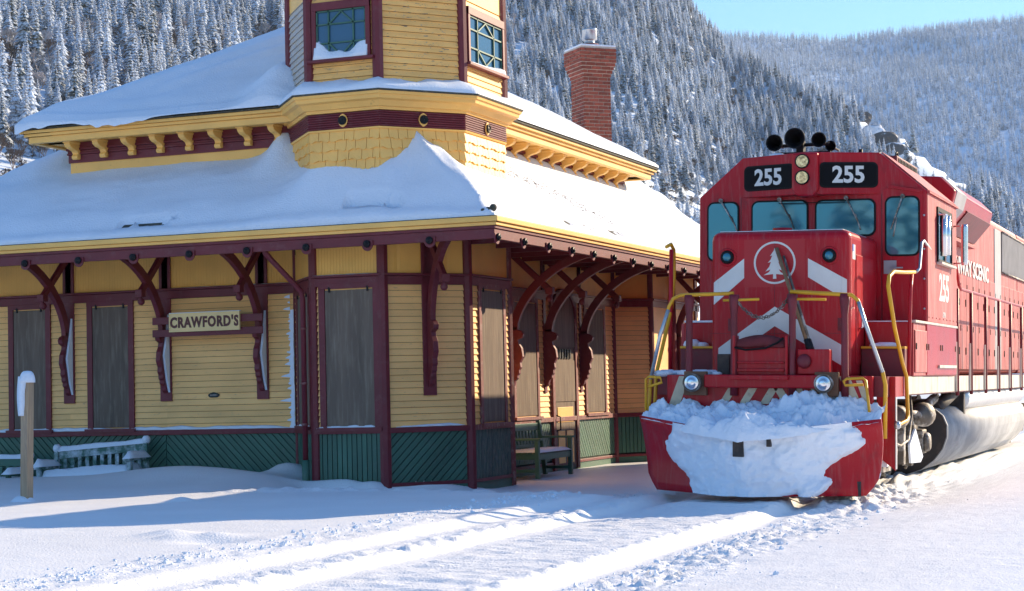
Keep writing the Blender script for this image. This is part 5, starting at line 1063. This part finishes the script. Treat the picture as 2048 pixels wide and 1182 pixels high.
def hillB(q, r):
    rc = 3300.; tc = np.interp(q, [-10, 5, 7.5, 10.4, 13.3, 15.5, 22, 40], [.18, .186, .186, .182, .185, .187, .195, .18]); zc = tc * rc
    t = (r - 1350.) / (rc - 1350.); X, Y = polar(q, r)
    return zc * np.clip(t, 0, 1) ** .9 - 30 * np.clip(-t * 4, 0, 1) - np.maximum(t - 1, 0) * 900 + np.clip(t * 3, 0, 1) * 90 * (fbm(X * .0022, Y * .0022, 3, 47) - .45) * np.clip((1 - t) * 6 + .15, 0, 1)
def hill_mesh(name, f, qs, rs):
    Q, RR = np.meshgrid(qs, rs); X, Y = polar(Q, RR); Z = f(Q, RR); nx = len(qs); ny = len(rs); ids = np.arange(nx * ny).reshape(ny, nx)
    fc = np.stack([ids[:-1, :-1], ids[:-1, 1:], ids[1:, 1:], ids[1:, :-1]], -1).reshape(-1, 4)
    me = bpy.data.meshes.new(name); me.from_pydata(np.stack([X, Y, Z], -1).reshape(-1, 3).tolist(), [], fc.tolist()); me.materials.append(MATS['snow_hill']); me.polygons.foreach_set('use_smooth', [True] * len(me.polygons)); me.update()
    o = bpy.data.objects.new(name, me); COL.objects.link(o); o['kind'] = 'structure'
hill_mesh('mountain_slope', hillA, np.linspace(-60, 26, 150), np.concatenate([np.linspace(200, 1400, 90), np.linspace(1450, 1900, 8)]))
hill_mesh('far_mountain', hillB, np.linspace(-8, 40, 90), np.linspace(1300, 3700, 60))
# --- tree models, 12 m tall
def conifer(name, whorls, nb, cover, seed, H=12.0, rad=.165, nm='needles'):
    rd = random.Random(seed); mb = MB(); mb.tube([(0, 0, 0), (0, 0, H * .97)], [.16, .02], 5, 2)
    for k in range(whorls):
        hf = .06 + .92 * (k / (whorls - 1)) ** .95; rr = H * rad * (1 - hf) ** .82 * rd.uniform(.85, 1.12) + .10; z = H * hf; n = max(4, int(nb * (1 - hf * .45)))
        for j in range(n):
            a = 2 * math.pi * (j + rd.random() * .7) / n; L = rr * rd.uniform(.65, 1.15); dr = L * rd.uniform(.25, .60); wd = L * rd.uniform(.24, .36) + .07; ca, sa = math.cos(a), math.sin(a); up = rd.uniform(-.1, .1)
            def P(s, w_, dz): return (ca * s - sa * w_, sa * s + ca * w_, z + up + dz)
            v = [P(.03, 0, .10 * L), P(L * .55, wd, -dr * .62), P(L, 0, -dr), P(L * .55, -wd, -dr * .62), P(L * .55, 0, -dr * .30)]
            mb.add(v, [(0, 1, 4), (1, 2, 4), (2, 3, 4), (3, 0, 4)], 0)
            if rd.random() < cover:
                e = rd.uniform(.72, 1.04); w2 = wd * rd.uniform(.75, 1.12); s0 = rd.uniform(.05, .3)
                v = [P(L * s0, 0, .12 * L - dr * .1), P(L * .60, w2, -dr * .58 + .02), P(L * e * 1.06, 0, -dr * e * 1.05 + .0), P(L * .60, -w2, -dr * .58 + .02), P(L * .60, 0, -dr * .20 + .12)]
                mb.add(v, [(0, 1, 4), (1, 2, 4), (2, 3, 4), (3, 0, 4)], 1)
    if cover > .3: mb.add([(.12, 0, H * .93), (-.06, .1, H * .93), (-.06, -.1, H * .93), (0, 0, H * 1.0)], [(0, 1, 3), (1, 2, 3), (2, 0, 3)], 1)
    o = mb.build(name, [nm, 'tree_snow', 'bark'], None, recalc=False); me = o.data; bpy.data.objects.remove(o); return me
def hardwood(name, m, seed, H=10.0, depth=5):
    rd = random.Random(seed); mb = MB()
    def grow(p, d, L, r, lev):
        q = p + d * L; r = max(r, .05 if lev >= 3 else .06)
        if lev >= 3: s = d.orthogonal().normalized() * r; mb.add([p + s, p - s, q - s * .5, q + s * .5], [(0, 1, 2, 3)]); t = d.cross(s).normalized() * r; mb.add([p + t, p - t, q - t * .5, q + t * .5], [(0, 1, 2, 3)])
        else: mb.tube([p, q], [r, r * .7], 4, 0, False)
        if lev >= depth: return
        for k in range(3 if lev < depth - 1 else 4):
            ax = Vector((rd.uniform(-1, 1), rd.uniform(-1, 1), rd.uniform(-.4, .6))).normalized()
            nd = (d + ax * rd.uniform(.45, .85) + Vector((0, 0, .12))).normalized(); grow(p + d * L * rd.uniform(.55, 1.0), nd, L * rd.uniform(.58, .80), r * .62, lev + 1)
    grow(Vector((0, 0, 0)), Vector((0, 0, 1)), H * .30, .13, 0); 
    o = mb.build(name, m, None, recalc=False); me = o.data; bpy.data.objects.remove(o); return me
T_NEAR = [conifer('spruce_tree', 26, 9, .96, 1, rad=.20, nm='needles_frost'), conifer('spruce_tree', 22, 10, .90, 2, rad=.235), conifer('spruce_tree', 28, 9, .98, 3, rad=.175, nm='needles_frost'), conifer('spruce_tree', 22, 10, .85, 4, rad=.22, nm='needles_frost')]
T_FAR = [conifer('far_spruce', 11, 6, .95, 5, rad=.19, nm='needles_rime_haze'), conifer('far_spruce', 10, 6, 1.0, 6, rad=.21, nm='needles_rime_haze'), conifer('far_spruce', 10, 6, .9, 8, rad=.18, nm='needles_frost')]
T_HARD = [hardwood('bare_tree', 'twig_frost', 21), hardwood('bare_tree', 'twig_frost', 22), hardwood('bare_tree', 'twig', 23)]
def scatter(f, q0, q1, r0, r1, sp, jit=.9):
    n = int(math.radians(q1 - q0) * (r1 * r1 - r0 * r0) / 2 / (sp * sp)); P = [np.stack([q0 + (q1 - q0) * rng.random(n), np.sqrt(r0 * r0 + (r1 * r1 - r0 * r0) * rng.random(n))], -1)]
    P = np.vstack(P); X, Y = polar(P[:, 0], P[:, 1]); return P, np.stack([X, Y, f(P[:, 0], P[:, 1])], -1)
Fv, Rv, Uv = np.array(_f), np.array(_r), np.array(_u)
def to_px(p):
    d = p - np.array(CAM); zc_ = d @ Fv; return 1024 + 3700 * (d @ Rv) / zc_, 591 - 3700 * (d @ Uv) / zc_, zc_
PA, A3 = scatter(hillA, -21, 21, 280, 1340, 4.4)
px, py, zc_ = to_px(A3)
t_ = (PA[:, 1] - np.interp(PA[:, 0], Qk, R0)) / (np.interp(PA[:, 0], Qk, RC) - np.interp(PA[:, 0], Qk, R0))
keep = ((px > 600) | (rng.random(len(px)) < .74)) & (t_ > .0) & (t_ < 1.03) & (py < 560) & (py > -260) & (px > -420) & (px < 2460)
# open ledges on the spur above the locomotive
xc_ = 1700 + (py - 195) * 1.22
ledge = (px > xc_ - 80) & (px < xc_ + 34) & (py > 190) & (py < 395) & ~((py < 250) & (px < xc_ - 45))
keep &= ~(ledge & (rng.random(len(px)) < .96))
A3 = A3[keep]; px = px[keep]; py = py[keep]; zc_ = zc_[keep]; n = len(A3)
hs = .95 + .75 * rng.random(n) ** 1.3; u = rng.random(n)
hw = fbm(A3[:, 0] * .012, A3[:, 1] * .012, 3, 66)
low = np.clip((py - 150) / 250, 0, 1) * .28
is_hard = u < (np.clip((hw - .40) * 6.0, 0, 1) * np.where(px < 620, .75, .34) + low * .7 + .06)
kind = np.where(is_hard, 4 + (rng.random(n) < .35 + low) * 2, (rng.random(n) * 4).astype(int)); kind = np.where((kind == 4) & (rng.random(n) < .5), 5, kind)
brushy = ((px < 190) & (py > 292) & (rng.random(n) < .93)) | ((px > 1180) & (px < 1500) & (py > 350) & (rng.random(n) < .55)); is_hard = is_hard | brushy; kind = np.where(brushy, 6, kind)
hs = np.where(brushy, hs * .62, hs)
hs = np.where(is_hard, hs * .82, hs) * np.where(px < 620, 1.05, .70)
# the individuals that show largest: nearest first, in the frame and not behind the station or the train
vis = (px > -20) & (px < 2068) & (py < 430) & ~((px > 60) & (px < 1300) & (py > 330 - 0 * px)) & ~((px > 1400) & (py > 360)) & (py > -10)
size = np.where(vis & ~is_hard, hs / zc_, 0); order = np.argsort(-size)[:290]; big = np.zeros(n, bool); big[order] = True
# nearer thicket of bare trees at the foot of the slope
def place(mesh, name, p, s, label, cat, group):
    o = bpy.data.objects.new(name, mesh); COL.objects.link(o); o.location = p; o.scale = (s, s, s * random.uniform(.95, 1.1)); o.rotation_euler = (0, 0, random.random() * 6.28); o['label'] = label; o['category'] = cat; o['group'] = group
for i in np.nonzero(big)[0]: place(T_NEAR[kind[i]], 'spruce_tree', A3[i] - np.array((0, 0, .4)), float(hs[i]), *(('snow-laden spruce on the slope left of the station tower', 'tree', 'spruces left of the tower') if px[i] < 640 else ('snow-laden spruce on the slope between the tower and the chimney', 'tree', 'spruces between tower and chimney') if px[i] < 1150 else ('snow-laden spruce on the slope right of the brick chimney', 'tree', 'spruces right of the chimney')))
for k_, (x_, y_) in enumerate(((-9, -24), (-13.5, -30), (-17, -38), (-5, -33), (-22, -44), (-1, -27), (4, -36), (12, -30), (18, -22), (24, -34), (-11, -36), (-6.5, -28), (-15, -26))): place(T_NEAR[1], 'spruce_tree', (x_, y_, -.2), 1.0 + .12 * (k_ % 3), 'snowy spruce standing behind the photographer, seen only as a reflection in the cab windows', 'tree', 'spruces behind the viewpoint')
brush = []
for i in range(900):
    if i % 6: q, r = random.uniform(-17.5, -12.8), random.uniform(170, 330)
    else: q, r = random.uniform(3.0, 8), random.uniform(330, 480)
    brush.append((q, r))
brush = np.array(brush); X, Y = polar(brush[:, 0], brush[:, 1]); BZ = hillA(brush[:, 0], brush[:, 1]); B3 = np.stack([X, Y, BZ], -1)
def forest(name, pts, scales, kinds, meshes, label):
    """one mass of far trees: points carrying size, turn and kind, instanced by geometry nodes"""
    me = bpy.data.meshes.new(name); me.from_pydata((pts - np.array((0, 0, .4))).tolist(), [], [])
    for nm, arr, ty in (('sc', scales, 'FLOAT'), ('rot', rng.random(len(pts)) * 6.283, 'FLOAT'), ('kd', kinds.astype(np.int32), 'INT')):
        at_ = me.attributes.new(nm, ty, 'POINT'); at_.data.foreach_set('value', np.asarray(arr, dtype=np.int32 if ty == 'INT' else np.float32))
    o = bpy.data.objects.new(name, me); COL.objects.link(o); o['kind'] = 'stuff'
    ng = bpy.data.node_groups.new(name, 'GeometryNodeTree'); ng.interface.new_socket('Geometry', in_out='INPUT', socket_type='NodeSocketGeometry'); ng.interface.new_socket('Geometry', in_out='OUTPUT', socket_type='NodeSocketGeometry')
    N = ng.nodes; L = ng.links; gi = N.new('NodeGroupInput'); go = N.new('NodeGroupOutput'); iop = N.new('GeometryNodeInstanceOnPoints'); jn = N.new('GeometryNodeJoinGeometry')
    protos = []
    for m in meshes:
        po = bpy.data.objects.new(m.name, m); protos.append(po)
    for po in protos[::-1]:
        oi = N.new('GeometryNodeObjectInfo'); oi.inputs[0].default_value = po; oi.inputs[1].default_value = True; L.new(oi.outputs['Geometry'], jn.inputs[0])
    def attr(nm, ty):
        a = N.new('GeometryNodeInputNamedAttribute'); a.data_type = ty; a.inputs[0].default_value = nm; return a.outputs[0]
    cx_ = N.new('ShaderNodeCombineXYZ'); L.new(attr('rot', 'FLOAT'), cx_.inputs[2]); L.new(gi.outputs[0], iop.inputs['Points']); L.new(jn.outputs[0], iop.inputs['Instance'])
    iop.inputs['Pick Instance'].default_value = True; L.new(attr('kd', 'INT'), iop.inputs['Instance Index']); L.new(cx_.outputs[0], iop.inputs['Rotation']); L.new(attr('sc', 'FLOAT'), iop.inputs['Scale']); L.new(iop.outputs[0], go.inputs[0])
    md = o.modifiers.new('instances', 'NODES'); md.node_group = ng
    return o
rest = ~big
pts = np.vstack([A3[rest], B3]); scs = np.concatenate([hs[rest], .45 + .35 * rng.random(len(B3))]); kds = np.concatenate([kind[rest], np.full(len(B3), 6)])
forest('slope_forest', pts, scs, kds, T_NEAR + T_HARD, '')
PB, B4 = scatter(hillB, 3.5, 22, 1750, 3330, 9.0)
bx2, by2, bz2 = to_px(B4); kb = (bx2 > 1380) & (bx2 < 2400) & (by2 < 470); B4 = B4[kb]; hs2 = 1.0 + .7 * rng.random(len(B4))
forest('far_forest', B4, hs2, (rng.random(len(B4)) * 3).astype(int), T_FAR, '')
# rock ledge on the spur
rd = random.Random(5); RL = None
def from_px(x, y, q_guess=None):
    d = Fv + Rv * (x - 1024) / 3700 - Uv * (y - 591) / 3700; qd = math.degrees(math.atan2(d[0], d[1]) + YAW); hd = math.hypot(d[0], d[1])
    for r in np.arange(420, 1000, 2.0):
        p = np.array(CAM) + d * (r / hd)
        if float(hillA(np.array([qd]), np.array([r]))[0]) > p[2]: return p
    return None
for x, y, s in ((1745, 268, 6), (1768, 290, 8), (1722, 238, 5), (1785, 312, 7)):
    p = from_px(x, y)
    if p is None: continue
    bm = bmesh.new(); bmesh.ops.create_icosphere(bm, subdivisions=3, radius=1)
    vs = []
    for v in bm.verts:
        c = v.co; k = .75 + .5 * float(fbm(np.array([c.x * 1.7 + x]), np.array([c.y * 1.7 + c.z * 2.3]), 3, 12)[0]); vs.append((p[0] + c.x * s * k, p[1] + c.y * s * k * .7, p[2] + c.z * s * .8 * k))
    if RL is None: ORG = Vector(p); RL = empty('rock_ledge', ORG, 'bare snowy rock ledge on the wooded spur above the locomotive', 'rock')
    mb = MB(); mb.add(vs, [tuple(v.index for v in f.verts) for f in bm.faces]); bm.free(); mb.build('rock', 'rock', RL, recalc=False)
ORG = Vector((0, 0, 0))

# ------------------------------------------------------------------ cold valley haze
mb = MB(); mb.bx(-7000, 7000, -7000, 7000, -80, 860); hz = mb.build('haze', 'snow', None); hz['kind'] = 'stuff'
m = bpy.data.materials.new('haze'); m.use_nodes = True; n = m.node_tree.nodes; n.clear(); pv = n.new('ShaderNodeVolumePrincipled'); pv.inputs['Color'].default_value = (0.62, 0.80, 1.0, 1); pv.inputs['Density'].default_value = 6.5e-5; pv.inputs['Anisotropy'].default_value = 0.2
mo = n.new('ShaderNodeOutputMaterial'); m.node_tree.links.new(pv.outputs[0], mo.inputs['Volume']); hz.data.materials.clear(); hz.data.materials.append(m)
